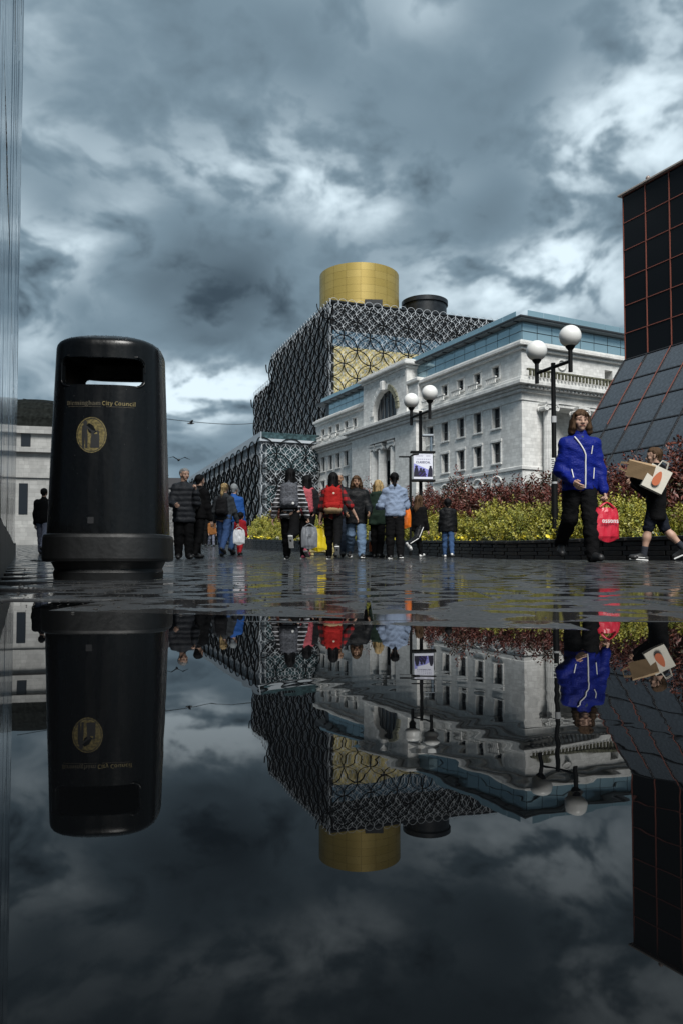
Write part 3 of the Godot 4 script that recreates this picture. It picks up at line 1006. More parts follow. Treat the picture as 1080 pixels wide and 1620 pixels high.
# ---------- dark glass tower with red bars and sloping skirt ----------
func build_dark_tower() -> void:
	var D := 55.0
	var c := px(989, 572, D)
	var base := Vector3(c.x, gy(c.x, D), c.z)
	var t := thing("dark_glass_tower", "black glass tower with red glazing bars above a sloping glass skirt", "building", base, deg_to_rad(26.6))
	var y0 := c.y - base.y                                          # underside of the upright glass
	var y1 := px(989, 311, D).y - base.y
	var glass := mat("tower_glass", Color(0.008, 0.009, 0.011), 0.1)
	glass.metallic_specular = 0.22
	var smoke := mat("skirt_glass", Color(0.105, 0.12, 0.14), 0.12, 0.5, "grain", 0.12)
	var red := mat("tower_red_bar", Color(0.21, 0.062, 0.042), 0.6)
	var black := mat("tower_bar", Color(0.012, 0.012, 0.014), 0.5)
	var n := 9
	var cw := 2.03
	var rh := (y1 - y0) / 6.0
	var g := Geo.new()
	g.box(Vector3(8.06, (y1 + y0) / 2, n * cw / 2), Vector3(16, y1 - y0, n * cw - 0.02))
	part("tower_core", g, black, t)
	var pane := Geo.new(); pane.box(Vector3.ZERO, Vector3(0.05, rh - 0.1, cw - 0.1), 0.01)
	var pm := pane.mesh()
	for k in n:
		for r in 6: put("pane", pm, glass, t, Transform3D(Basis.from_euler(Vector3(0, rng.randf_range(-0.004, 0.004), rng.randf_range(-0.004, 0.004))), Vector3(0, y0 + (r + 0.5) * rh, (k + 0.5) * cw)))
	for r in 7:
		g = Geo.new(); g.box(Vector3(-0.02, y0 + r * rh, n * cw / 2), Vector3(0.1, 0.06, n * cw))
		part("red_bar", g, red, t)
	for k in n + 1:
		g = Geo.new(); g.box(Vector3(-0.03, (y0 + y1) / 2, k * cw), Vector3(0.1, y1 - y0, 0.06))
		part("red_bar", g, red, t)
	g = Geo.new(); g.box(Vector3(7.9, y1 + 0.08, n * cw / 2 - 0.1), Vector3(16.4, 0.14, n * cw + 0.4), 0.02)
	part("coping", g, mat("coping", Color(0.4, 0.34, 0.3), 0.6), t)
	g = Geo.new()
	g.tube([Vector3(0.3, y1 + 0.15, 2.0), Vector3(0.3, y1 + 0.4, 2.0)], [0.06, 0.06], 8)
	g.ball(Vector3(0.3, y1 + 0.52, 2.0), Vector3(0.17, 0.2, 0.17), 10, 6)
	part("roof_beacon", g, mat("beacon", Color(0.25, 0.2, 0.18), 0.4), t)
	# skirt: slopes out and down from the foot of the tower
	var run := y0 / 1.386
	var slope := Vector3(-1, -1.386, 0).normalized()
	var len := Vector2(run, y0).length()
	var nrm := Vector3(-1.386, 1, 0).normalized()
	var fr := Basis(Vector3(0, 0, 1), -slope, nrm)                  # local: x along the building, y up the slope, z out
	var rows := 7
	var ph := len / rows
	var sp := Geo.new(); sp.box(Vector3.ZERO, Vector3(cw - 0.12, ph - 0.12, 0.05), 0.01)
	var spm := sp.mesh()
	g = Geo.new()
	g.prism(PackedVector2Array([Vector2(0.0, y0 - 0.1), Vector2(-run + 0.2, 0.0), Vector2(8, 0.0), Vector2(8, y0 - 0.1)]), 0.0, 14 * cw)
	part("skirt_core", g, black, t)
	for k in 14:
		for r in rows: put("skirt_pane", spm, smoke, t, Transform3D(fr, Vector3(0, y0, (k + 0.5) * cw) + slope * (r + 0.5) * ph + nrm * 0.1))
	for k in 15:
		g = Geo.new(); g.xf = Transform3D(fr, Vector3(0, y0, k * cw) + slope * len / 2 + nrm * 0.13)
		g.box(Vector3.ZERO, Vector3(0.1, len, 0.12))
		part("skirt_bar", g, black, t)
		g = Geo.new(); g.xf = Transform3D(fr, Vector3(0, y0, k * cw + 0.02) + slope * ph * (0.2 + 1.4) + nrm * 0.2)
		g.box(Vector3.ZERO, Vector3(0.05, ph * (1.6 + (k % 3) * 0.8), 0.03))
		part("red_bar", g, red, t)
	for r in rows + 1:
		g = Geo.new(); g.xf = Transform3D(fr, Vector3(0, y0, 7 * cw) + slope * r * ph + nrm * 0.12)
		g.box(Vector3.ZERO, Vector3(14 * cw, 0.1, 0.11))
		part("skirt_bar", g, black, t)

# ---------- raised brick bed with shrubs ----------
var bed := []                # resampled kerb line: [position on plan, direction, arc length]
func bed_line() -> void:
	var c := Curve2D.new()
	for p in [[6.4, 6.1], [5.71, 8.0], [4.77, 10.6], [3.6, 13.83], [2.45, 17.0], [0.95, 20.5], [-0.5, 22.7], [-1.75, 24.5], [-3.1, 27.0], [-3.85, 29.0], [-4.1, 31.0], [-3.6, 33.0], [-2.0, 34.5], [1.0, 36.0], [8.0, 38.5]]:
		c.add_point(Vector2(p[0], p[1]))
	var s := 0.0
	while s < c.get_baked_length():
		var a := c.sample_baked(s)
		var b := c.sample_baked(s + 0.05)
		bed.append([a, (b - a).normalized(), s])
		s += 0.05
func bed_at(s: float, off: float) -> Transform3D:        # off: how far into the bed
	var e: Array = bed[clampi(int(s / 0.05), 0, bed.size() - 1)]
	var d: Vector2 = e[1]
	var inn := Vector2(-d.y, d.x) * -1.0                  # to the right of travel, away from the walkers
	var p: Vector2 = e[0] + inn * off
	var bx := Vector3(d.x, 0, -d.y)
	return Transform3D(Basis(bx, Vector3.UP, bx.cross(Vector3.UP)), Vector3(p.x, gy(p.x, p.y), -p.y))
func leaf(g: Geo, at: Vector3, dir: Vector3, up: Vector3, len: float, wid: float) -> void:
	var side := dir.cross(up).normalized() * wid * 0.5
	var mid := at + dir * len * 0.45 + up * wid * 0.16
	var tip := at + dir * len - up * len * 0.12
	g.tri(at, mid + side, tip)
	g.tri(at, tip, mid - side)
func shrub_mesh(w: float, h: float, clumps: int, per: int, len: float, wid: float, cols: Array, upright: float, sd: int) -> ArrayMesh:
	var r := RandomNumberGenerator.new()
	r.seed = sd
	var g := Geo.new()
	for k in clumps:
		var d := Vector3(r.randfn(), absf(r.randfn()) * 0.9 + 0.05, r.randfn()).normalized()
		var rad := pow(r.randf(), 0.38)
		var c := Vector3(d.x * w * 0.5, 0.06 * h + d.y * h * 0.88, d.z * w * 0.45) * Vector3(rad, lerpf(0.35, 1.0, rad), rad)
		c.y *= 1.0 + 0.09 * r.randfn()
		var tone: Color = cols[r.randi() % cols.size()]
		var grow := (d + Vector3.UP * upright).normalized()
		for i in per:
			var f := float(i) / per
			var a := i * 2.4 + r.randf()
			var side := grow.cross(Vector3(cos(a), 0.3, sin(a))).normalized()
			var at := c + grow * (f - 0.5) * len * 3.2 + side * len * 0.25 * r.randf()
			var dir := (side + grow * (0.2 + 0.9 * f) + Vector3(r.randfn(), r.randfn(), r.randfn()) * 0.22).normalized()
			g.col = tone * (0.82 + 0.36 * r.randf())
			g.col.a = 1.0
			leaf(g, at, dir, (grow + Vector3(r.randfn(), r.randfn(), r.randfn()) * 0.4).normalized(), len * (0.5 + 1.0 * r.randf()), wid * (0.55 + 0.9 * r.randf()))
	return g.mesh()
func stems_mesh(w: float, h: float, sd: int) -> ArrayMesh:
	var r := RandomNumberGenerator.new()
	r.seed = sd
	var g := Geo.new()
	for k in 9:
		var a := r.randf() * TAU
		var top := Vector3(cos(a) * w * 0.36 * r.randf(), h * (0.7 + 0.2 * r.randf()), sin(a) * w * 0.36 * r.randf())
		g.tube([Vector3(cos(a), 0, sin(a)) * 0.04, top * Vector3(0.5, 0.5, 0.5) + Vector3(0.02, 0, 0), top], [0.014, 0.009, 0.004], 5)
	return g.mesh()
func build_planter() -> void:
	bed_line()
	var t := thing("brick_planter", "low dark brick planter wall round the bed of shrubs", "planter")
	var bricks := []
	for k in 3: bricks.append(relief(mat("dark_brick_%d" % k, [Color(0.026, 0.027, 0.03), Color(0.036, 0.034, 0.034), Color(0.02, 0.021, 0.024)][k], 0.42, 0.0, "blotch", 1.4), "bump", 0.2))
	var bg := Geo.new(); bg.box(Vector3.ZERO, Vector3(0.213, 0.064, 0.1), 0.004)
	var cg := Geo.new(); cg.box(Vector3.ZERO, Vector3(0.217, 0.06, 0.26), 0.008)
	var bm := bg.mesh()
	var cm := cg.mesh()
	var far := Geo.new()
	var mortar := Geo.new()
	var made := 0
	var total: float = bed[-1][2]
	var s := 0.4
	var k := 0
	while s < total - 0.3:
		for course in 5:
			var off := 0.11 if course % 2 and course < 4 else 0.0
			var x := bed_at(s + off, 0.0 if course < 4 else 0.06)
			x.origin.y += 0.034 + course * 0.072
			x.basis = Basis(Vector3.UP, rng.randf_range(-0.008, 0.008)) * x.basis
			if made < 295:
				put("brick" if course < 4 else "coping_brick", bm if course < 4 else cm, bricks[rng.randi() % 3], t, x)
				made += 1
			else:
				far.xf = x
				far.box(Vector3.ZERO, Vector3(0.213, 0.064, 0.1) if course < 4 else Vector3(0.217, 0.06, 0.26))
		var m := bed_at(s + 0.1, 0.13)
		mortar.xf = m
		mortar.box(Vector3(0, 0.12, 0), Vector3(0.26, 0.36, 0.18))
		s += 0.224
		k += 1
	var fb := part("far_bricks", far, bricks[0], t)
	fb.set_meta("kind", "stuff")
	part("mortar_core", mortar, mat("mortar", Color(0.02, 0.02, 0.02), 0.8), t)
	# soil: strips from the kerb to the back of the bed
	var soil := Geo.new()
	for i in range(0, bed.size() - 60, 20):
		var a := bed_at(i * 0.05, 0.15).origin
		var b := bed_at((i + 20) * 0.05, 0.15).origin
		var c := bed_at((i + 20) * 0.05, 3.6).origin
		var d := bed_at(i * 0.05, 3.6).origin
		if i * 0.05 > 27.0: break
		for p in 1:
			var u := Vector3.UP * 0.25
			soil.quad(d + u, c + u, b + u, a + u)
			soil.quad(a + u, b + u, c + u, d + u)
	part("soil", soil, relief(mat("soil", Color(0.018, 0.013, 0.010), 0.9, 0.0, "blotch", 2.0), "bump", 1.5), t)
	# shrubs
	var leafy := vivid("leaves", 0.5)
	leafy.backlight_enabled = true
	leafy.backlight = Color(0.12, 0.12, 0.08)
	var reds := [Color(0.105, 0.028, 0.020), Color(0.14, 0.036, 0.026), Color(0.07, 0.024, 0.017), Color(0.18, 0.06, 0.04), Color(0.05, 0.04, 0.016), Color(0.12, 0.033, 0.024)]
	var limes := [Color(0.31, 0.285, 0.035), Color(0.35, 0.32, 0.045), Color(0.22, 0.225, 0.03), Color(0.15, 0.17, 0.025), Color(0.34, 0.32, 0.07)]
	var stem := mat("stem", Color(0.04, 0.025, 0.018), 0.8)
	var red_m := []
	var lime_m := []
	var st_m := []
	for v in 4:
		red_m.append(shrub_mesh(1.45, 1.55, 460, 13, 0.08, 0.036, reds, 0.9, 40 + v))
		lime_m.append(shrub_mesh(1.15, 0.86, 460, 11, 0.056, 0.032, limes, 0.5, 60 + v))
		st_m.append(stems_mesh(1.0, 1.4, 80 + v))
	var lay := [["red_leaf_shrub", "dark red leafed shrub directly behind the yellow-green bushes", "front row of the red hedge", red_m, 1.75, 0.85, 1.0], ["red_leaf_shrub", "dark red leafed shrub in the back row of the red hedge", "back row of the red hedge", red_m, 2.7, 1.1, 1.06], ["yellow_green_shrub", "rounded yellow-green shrub between the brick kerb and red hedge", "yellow-green bushes in the brick bed", lime_m, 0.82, 0.86, 1.0]]
	for l in lay:
		var q := 1.0
		var i := 0
		while q < 27.5:
			var x := bed_at(q, l[4] + rng.randf_range(-0.15, 0.15))
			var sh := thing(l[0], l[1], "shrub", x.origin + Vector3.UP * 0.24, rng.randf() * TAU, l[2])
			var sc: float = l[6] * rng.randf_range(0.88, 1.12)
			sh.scale = Vector3(sc * rng.randf_range(0.95, 1.1), sc * rng.randf_range(0.9, 1.08), sc)
			put("foliage", l[3][i % 4], leafy, sh)
			put("stems", st_m[(i + 1) % 4], stem, sh, Transform3D(Basis().scaled(Vector3(1, 1.0 if l[3] == red_m else 0.5, 1)), Vector3.ZERO))
			q += l[5] * rng.randf_range(0.88, 1.12)
			i += 1
	# bedding flowers along the kerb
	var petal := vivid("petals", 0.6)
	var green := [Color(0.03, 0.06, 0.015), Color(0.05, 0.08, 0.02)]
	var low := []
	for v in 3: low.append(shrub_mesh(0.34, 0.13, 26, 6, 0.05, 0.03, green, 0.4, 90 + v))
	var heads := []
	for v in 2:
		var g := Geo.new()
		var c: Color = [Color(0.75, 0.62, 0.04), Color(0.75, 0.74, 0.55)][v]
		for p in 6:
			var a := TAU * p / 6
			var d := Vector3(cos(a), sin(a), 0)
			var e := Vector3(-sin(a), cos(a), 0) * 0.017
			g.col = c * (0.85 + 0.3 * rng.randf())
			g.tri(Vector3(0, 0, 0.004), d * 0.022 - e, d * 0.036)
			g.tri(Vector3(0, 0, 0.004), d * 0.036, d * 0.022 + e)
		g.col = Color(0.35, 0.14, 0.01)
		g.ball(Vector3(0, 0, 0.004), Vector3(0.007, 0.007, 0.004), 6, 4)
		heads.append(g.mesh())
	var q := 0.6
	while q < 27.0:
		var pale := rng.randf() < 0.25
		var x := bed_at(q, 0.32 + rng.randf_range(-0.04, 0.08))
		var f := thing("bedding_flower", "low white primula in flower along the brick kerb" if pale else "low yellow pansy in flower along the brick kerb", "flower", x.origin + Vector3.UP * 0.26, rng.randf() * TAU, "white bedding flowers" if pale else "yellow bedding flowers")
		put("leaf_rosette", low[rng.randi() % 3], leafy, f)
		for b in 5 + rng.randi() % 9:
			var a := rng.randf() * TAU
			var hd := Basis.from_euler(Vector3(rng.randf_range(-1.3, -0.2), rng.randf() * TAU, 0))
			put("flower_head", heads[1 if pale else 0], petal, f, Transform3D(hd.scaled(Vector3.ONE * rng.randf_range(0.8, 1.35)), Vector3(cos(a) * 0.13 * rng.randf(), 0.10 + 0.09 * rng.randf(), sin(a) * 0.13 * rng.randf())))
		q += rng.randf_range(0.32, 0.75)

# ---------- litter bin ----------
const BP := 3.0
func bin_r(h: float) -> float:
	var tab := [[0.195, 0.254], [0.6, 0.241], [0.97, 0.2275], [1.0, 0.2265], [1.014, 0.2235], [1.024, 0.217], [1.033, 0.205], [1.042, 0.187], [1.052, 0.16], [1.062, 0.127], [1.071, 0.087], [1.077, 0.045], [1.08, 0.0]]
	for k in tab.size() - 1:
		if h <= tab[k + 1][0]: return lerpf(tab[k][1], tab[k + 1][1], clampf((h - tab[k][0]) / (tab[k + 1][0] - tab[k][0]), 0.0, 1.0))
	return 0.0
func bin_front(x: float, h: float, off: float) -> Vector3:          # a point on the front of the bin
	var R := bin_r(h)
	var z := pow(maxf(pow(R, BP) - pow(absf(x), BP), 1e-6), 1.0 / BP)
	var nn := Vector3(signf(x) * pow(absf(x), BP - 1.0), 0.02 * pow(R, BP - 1.0), pow(z, BP - 1.0)).normalized()
	return Vector3(x, h, z) + nn * off
func loop_pt(R: float, a: float) -> Vector3:
	var c := cos(a)
	var s := sin(a)
	var r := R / pow(pow(absf(c), BP) + pow(absf(s), BP), 1.0 / BP)
	return Vector3(s * r, 0, c * r)
func shell(g: Geo, prof: Array, seg := 96) -> void:                 # rounded-square rings [half width, height] joined from the bottom up
	for i in prof.size() - 1:
		for k in seg:
			var p := []
			for e in [[i, k], [i, k + 1], [i + 1, k + 1], [i + 1, k]]:
				p.append(loop_pt(prof[e[0]][0], TAU * e[1] / seg) + Vector3.UP * prof[e[0]][1])
			var sl := Vector2(prof[i + 1][1] - prof[i][1], prof[i][0] - prof[i + 1][0]).normalized()
			var na := _loop_n(TAU * k / seg) * sl.x + Vector3.UP * sl.y
			var nb := _loop_n(TAU * (k + 1) / seg) * sl.x + Vector3.UP * sl.y
			g.quad_n(p[0], p[1], p[2], p[3], na, nb, nb, na)
func _loop_n(a: float) -> Vector3:
	var p := loop_pt(1.0, a)
	return Vector3(signf(p.x) * pow(absf(p.x), BP - 1.0), 0, signf(p.z) * pow(absf(p.z), BP - 1.0)).normalized()
func text_mesh(txt: String, cap: float, deep: float, bold := true) -> Dictionary:
	var tm := TextMesh.new()
	var f := SystemFont.new()
	f.font_names = PackedStringArray(["Droid Sans"])
	f.font_weight = 700 if bold else 400
	tm.font = f
	tm.font_size = 64
	tm.pixel_size = cap / 46.0
	tm.depth = deep
	tm.curve_step = 2.0
	tm.text = txt
	var a := tm.get_mesh_arrays()
	return {"v": a[Mesh.ARRAY_VERTEX], "i": a[Mesh.ARRAY_INDEX]}
func text_geo(txt: String, cap: float, deep: float, bend: Callable, bold := true) -> Geo:
	var d := text_mesh(txt, cap, deep, bold)
	var g := Geo.new()
	var ix: PackedInt32Array = d.i if d.i != null and d.i.size() else PackedInt32Array(range(d.v.size()))
	for k in range(0, ix.size(), 3):
		g.tri(bend.call(d.v[ix[k]]), bend.call(d.v[ix[k + 2]]), bend.call(d.v[ix[k + 1]]))
	return g
func flat_on_bin(g: Geo, poly: PackedVector2Array, off: float) -> void:
	if Geometry2D.is_polygon_clockwise(poly): poly.reverse()
	var ix := Geometry2D.triangulate_polygon(poly)
	for k in range(0, ix.size(), 3):
		var p := []
		for j in 3: p.append(bin_front(poly[ix[k + j]].x, poly[ix[k + j]].y, off))
		if (p[1] - p[0]).cross(p[2] - p[0]).z < 0: g.tri(p[0], p[2], p[1])
		else: g.tri(p[0], p[1], p[2])
func build_bin() -> void:
	var at := Vector3(-1.034, gy(-1.034, 3.4), -3.4)
	var t := thing("litter_bin", "tall black council litter bin with gold lettering and round gold emblem", "litter bin", at, deg_to_rad(6))
	var black := mat("bin_black", Color(0.005, 0.0055, 0.006), 0.22, 0.0, "grain", 1.5)
	black.roughness_texture = tex.streak
	black.roughness = 0.36
	black.metallic_specular = 0.4
	relief(black, "bump", 0.05)
	var rough := mat("bin_base_black", Color(0.008, 0.0085, 0.009), 0.5, 0.0, "streak", 1.2)
	relief(rough, "bump", 0.12)
	# hood: outer and inner skin with an opening in front and one behind
	var hs := []
	var h := 0.195
	while h < 0.8: hs.append(h); h += 0.055
	h = 0.802
	while h < 0.972: hs.append(h); h += 0.0034
	hs.append_array([0.98, 0.99, 1.0, 1.007, 1.014, 1.019, 1.024, 1.0285, 1.033, 1.0375, 1.042, 1.047, 1.052, 1.057, 1.062, 1.0665, 1.071, 1.074, 1.077, 1.0785, 1.08])
	var seg := 384
	var open := func(a: float, hh: float) -> bool:
		var p := loop_pt(bin_r(hh), a)
		if absf(p.z) < 0.1: return false
		var d := Vector2(absf(p.x), absf(hh - 0.883)) - Vector2(0.168 - 0.03, 0.06 - 0.03)
		return Vector2(maxf(d.x, 0), maxf(d.y, 0)).length() < 0.03
	var P := []
	var N := []
	for i in hs.size():
		var rp := []
		var rn := []
		var R := bin_r(hs[i])
		var dr := (bin_r(minf(hs[i] + 0.004, 1.08)) - bin_r(hs[i] - 0.004)) / 0.008
		if i == hs.size() - 1: dr = -60.0
		for k in seg:
			var a := TAU * k / seg
			rp.append(loop_pt(R, a) + Vector3.UP * hs[i])
			rn.append((_loop_n(a) + Vector3.UP * -dr).normalized())
		P.append(rp); N.append(rn)
	var g := Geo.new()
	var inner := Geo.new()
	var rim := Geo.new()
	var was := []
	for i in hs.size() - 1:
		var fine: bool = hs[i] > 0.8 and hs[i] < 0.972
		var row := []
		var step := 1 if fine else 4
		for k in range(0, seg, step):
			var j := (k + step) % seg
			var o: bool = fine and open.call(TAU * (k + 0.5) / seg, (hs[i] + hs[i + 1]) / 2)
			row.append(o)
			if o: continue
			g.quad_n(P[i][k], P[i][j], P[i + 1][j], P[i + 1][k], N[i][k], N[i][j], N[i + 1][j], N[i + 1][k])
			var q := []
			for e in [[i, k], [i, j], [i + 1, j], [i + 1, k]]: q.append(P[e[0]][e[1]] - N[e[0]][e[1]] * 0.014)
			inner.quad_n(q[1], q[0], q[3], q[2], -N[i][j], -N[i][k], -N[i + 1][k], -N[i + 1][j])
		if fine:
			for k in seg:
				var kk := (k + 1) % seg
				if row[k] != row[kk]:
					var a: Vector3 = P[i][kk]
					var b: Vector3 = P[i + 1][kk]
					var w: Vector3 = -N[i][kk] * 0.014
					if row[k]: rim.quad(a, a + w, b + w, b)
					else: rim.quad(a, b, b + w, a + w)
				if was.size() == seg and was[k] != row[k]:
					var a: Vector3 = P[i][k]
					var b: Vector3 = P[i][kk]
					var w: Vector3 = -N[i][k] * 0.014
					if row[k]: rim.quad(a, b, b + w, a + w)
					else: rim.quad(a, a + w, b + w, b)
			was = row
	part("hood", g, black, t)
	part("hood_lining", inner, rough, t)
	part("opening_rim", rim, black, t)
	# raised lip round the front opening
	g = Geo.new()
	for sgn in [1.0, -1.0]:
		var path := []
		var rad := []
		for k in 65:
			var a := TAU * k / 64
			var c := Vector2(signf(cos(a)) * 0.142, signf(sin(a)) * 0.034) + Vector2(cos(a), sin(a)) * 0.031
			var p := bin_front(c.x, 0.883 + c.y, 0.0)
			path.append(Vector3(p.x * sgn, p.y, p.z * sgn))
			rad.append(0.0045)
		g.tube(path, rad, 6, false)
	part("opening_lip", g, black, t)
	g = Geo.new()
	shell(g, [[0.0, 0.70], [0.22, 0.70]])
	part("liner_floor", g, rough, t)
	g = Geo.new()
	shell(g, [[0.25, 0.075], [0.268, 0.078], [0.272, 0.09], [0.27, 0.178], [0.267, 0.190], [0.258, 0.195], [0.2, 0.1955]])
	part("base_ring", g, rough, t)
	g = Geo.new()
	shell(g, [[0.224, -0.01], [0.228, 0.03], [0.222, 0.045], [0.229, 0.06], [0.236, 0.076], [0.2, 0.077]])
	part("foot", g, rough, t)
	# lettering: the first word is worn nearly black, the rest still gold
	var gold := mat("bin_gold", Color(0.27, 0.21, 0.07), 0.5, 0.1, "blotch", 14.0)
	var worn := mat("bin_gold_worn", Color(0.11, 0.09, 0.05), 0.6, 0.0, "blotch", 14.0)
	for w in [["Birmingham", -0.072, worn, 0.0], ["City Council", 0.072, gold, 0.0]]:
		var bend := func(p: Vector3) -> Vector3: return bin_front(p.x + w[1], 0.742 + p.y, 0.0012 + p.z)
		part("lettering", text_geo(w[0], 0.0172, 0.0012, bend), w[2], t)
	g = Geo.new()
	for k in 24: 
		var a := -0.135 + k * 0.27 / 24
		if k == 12 or k == 13: continue
		g.quad(bin_front(a, 0.7265, 0.0012), bin_front(a + 0.01125, 0.7265, 0.0012), bin_front(a + 0.01125, 0.7285, 0.0012), bin_front(a, 0.7285, 0.0012))
	part("lettering_rule", g, worn, t)
	# emblem: a figure dropping litter in a basket, black on a gold oval
	var E := Vector2(-0.036, 0.607)
	var oval := func(rx: float, ry: float) -> PackedVector2Array:
		var o := PackedVector2Array()
		for k in 40: o.append(E + Vector2(cos(TAU * k / 40) * rx, sin(TAU * k / 40) * ry))
		return o
	g = Geo.new(); flat_on_bin(g, oval.call(0.062, 0.076), 0.0012)
	var em := part("emblem", g, gold, t)
	g = Geo.new()
	var oo: PackedVector2Array = oval.call(0.0575, 0.071)
	var oi: PackedVector2Array = oval.call(0.0555, 0.0685)
	for k in 40: flat_on_bin(g, PackedVector2Array([oo[k], oo[(k + 1) % 40], oi[(k + 1) % 40], oi[k]]), 0.002)
	for poly in [[[-36, -54], [-28, -54], [-25, -8], [-23, -54], [-14, -54], [-15, 0], [-17, 26], [0, 12], [12, 8], [14, 14], [0, 20], [-18, 38], [-28, 41], [-37, 36], [-38, 5]], [[-12, -50], [-16, -50]], [[-4, -52], [32, -52], [30, 14], [26, 18], [10, 17], [22, 12], [23, 4], [10, 3], [8, 14], [0, 14]]]:
		if poly.size() < 3: continue
		var pts := PackedVector2Array()
		for p in poly: pts.append(E + Vector2(p[0], p[1]) * 0.00105)
		flat_on_bin(g, pts, 0.002)
	var hp := PackedVector2Array()
	for k in 16: hp.append(E + Vector2(-0.026, 0.05) + Vector2(cos(TAU * k / 16) * 0.0085, sin(TAU * k / 16) * 0.0105))
	flat_on_bin(g, hp, 0.002)
	part("pictogram", g, mat("emblem_black", Color(0.008, 0.008, 0.008), 0.5), em)
	g = Geo.new()
	flat_on_bin(g, PackedVector2Array([Vector2(-0.045, 0.235), Vector2(-0.02, 0.235), Vector2(-0.02, 0.262), Vector2(-0.045, 0.262)]), 0.0015)
	part("plate", g, mat("bin_plate", Color(0.02, 0.02, 0.021), 0.4), t)
	# rain drops standing on the hood
	var drop := Geo.new()
	drop.ball(Vector3.ZERO, Vector3.ONE, 6, 4)
	var mm := MultiMesh.new()
	mm.transform_format = MultiMesh.TRANSFORM_3D
	mm.mesh = drop.mesh()
	mm.instance_count = 900
	for k in 900:
		var i := rng.randi_range(hs.size() - 16, hs.size() - 5) if k % 3 else rng.randi_range(2, 12)
		var s := rng.randi() % seg
		var sz := 0.0008 + 0.0016 * pow(rng.randf(), 2.0)
		var p: Vector3 = P[i][s].lerp(P[i + 1][s], rng.randf())
		mm.set_instance_transform(k, Transform3D(Basis().scaled(Vector3.ONE * sz), p))
	var o := MultiMeshInstance3D.new()
	o.name = "rain_drops"
	o.multimesh = mm
	o.material_override = mat("drop", Color(0.03, 0.032, 0.035), 0.03)
	t.add_child(o)
	o.set_meta("kind", "stuff")

# ---------- twin-globe lamp posts ----------
func lamp_post(a: Vector3, b: Vector3, label: String) -> Node3D:     # a and b: centres of the two globes
	var mid := (a + b) / 2
	var base := Vector3(mid.x, gy(mid.x, -mid.z) + 0.2, mid.z)
	var t := thing("street_lamp", label, "street lamp", base, 0.0, "twin-globe street lamps")
	var black := mat("lamp_black", Color(0.006, 0.0065, 0.007), 0.5)
	black.metallic_specular = 0.3
	var la := a - base
	var lb := b - base
	var bar := la.y - 0.44
	var g := Geo.new()
	g.tube([Vector3(0, -0.2, 0), Vector3(0, 1.2, 0), Vector3(0, 1.22, 0), Vector3(0, bar + 0.08, 0)], [0.062, 0.06, 0.046, 0.042], 14)
	part("post", g, black, t)
	g = Geo.new()
	g.tube([Vector3(la.x, bar, la.z), Vector3(lb.x, bar, lb.z)], [0.032, 0.032], 10)
	part("crossbar", g, black, t)
	for p in [la, lb]:
		g = Geo.new()
		g.xf.origin = Vector3(p.x, 0, p.z)
		g.lathe([Vector2(0, bar - 0.2), Vector2(0.04, bar - 0.2), Vector2(0.04, p.y - 0.26), Vector2(0.085, p.y - 0.2), Vector2(0.095, p.y - 0.16), Vector2(0.0, p.y - 0.15)], 16)
		part("stem", g, black, t)
		g = Geo.new()
		g.ball(p, Vector3.ONE * 0.2, 28, 18)
		part("globe", g, mat("opal_globe", Color(0.78, 0.78, 0.76), 0.3), t)
	return t
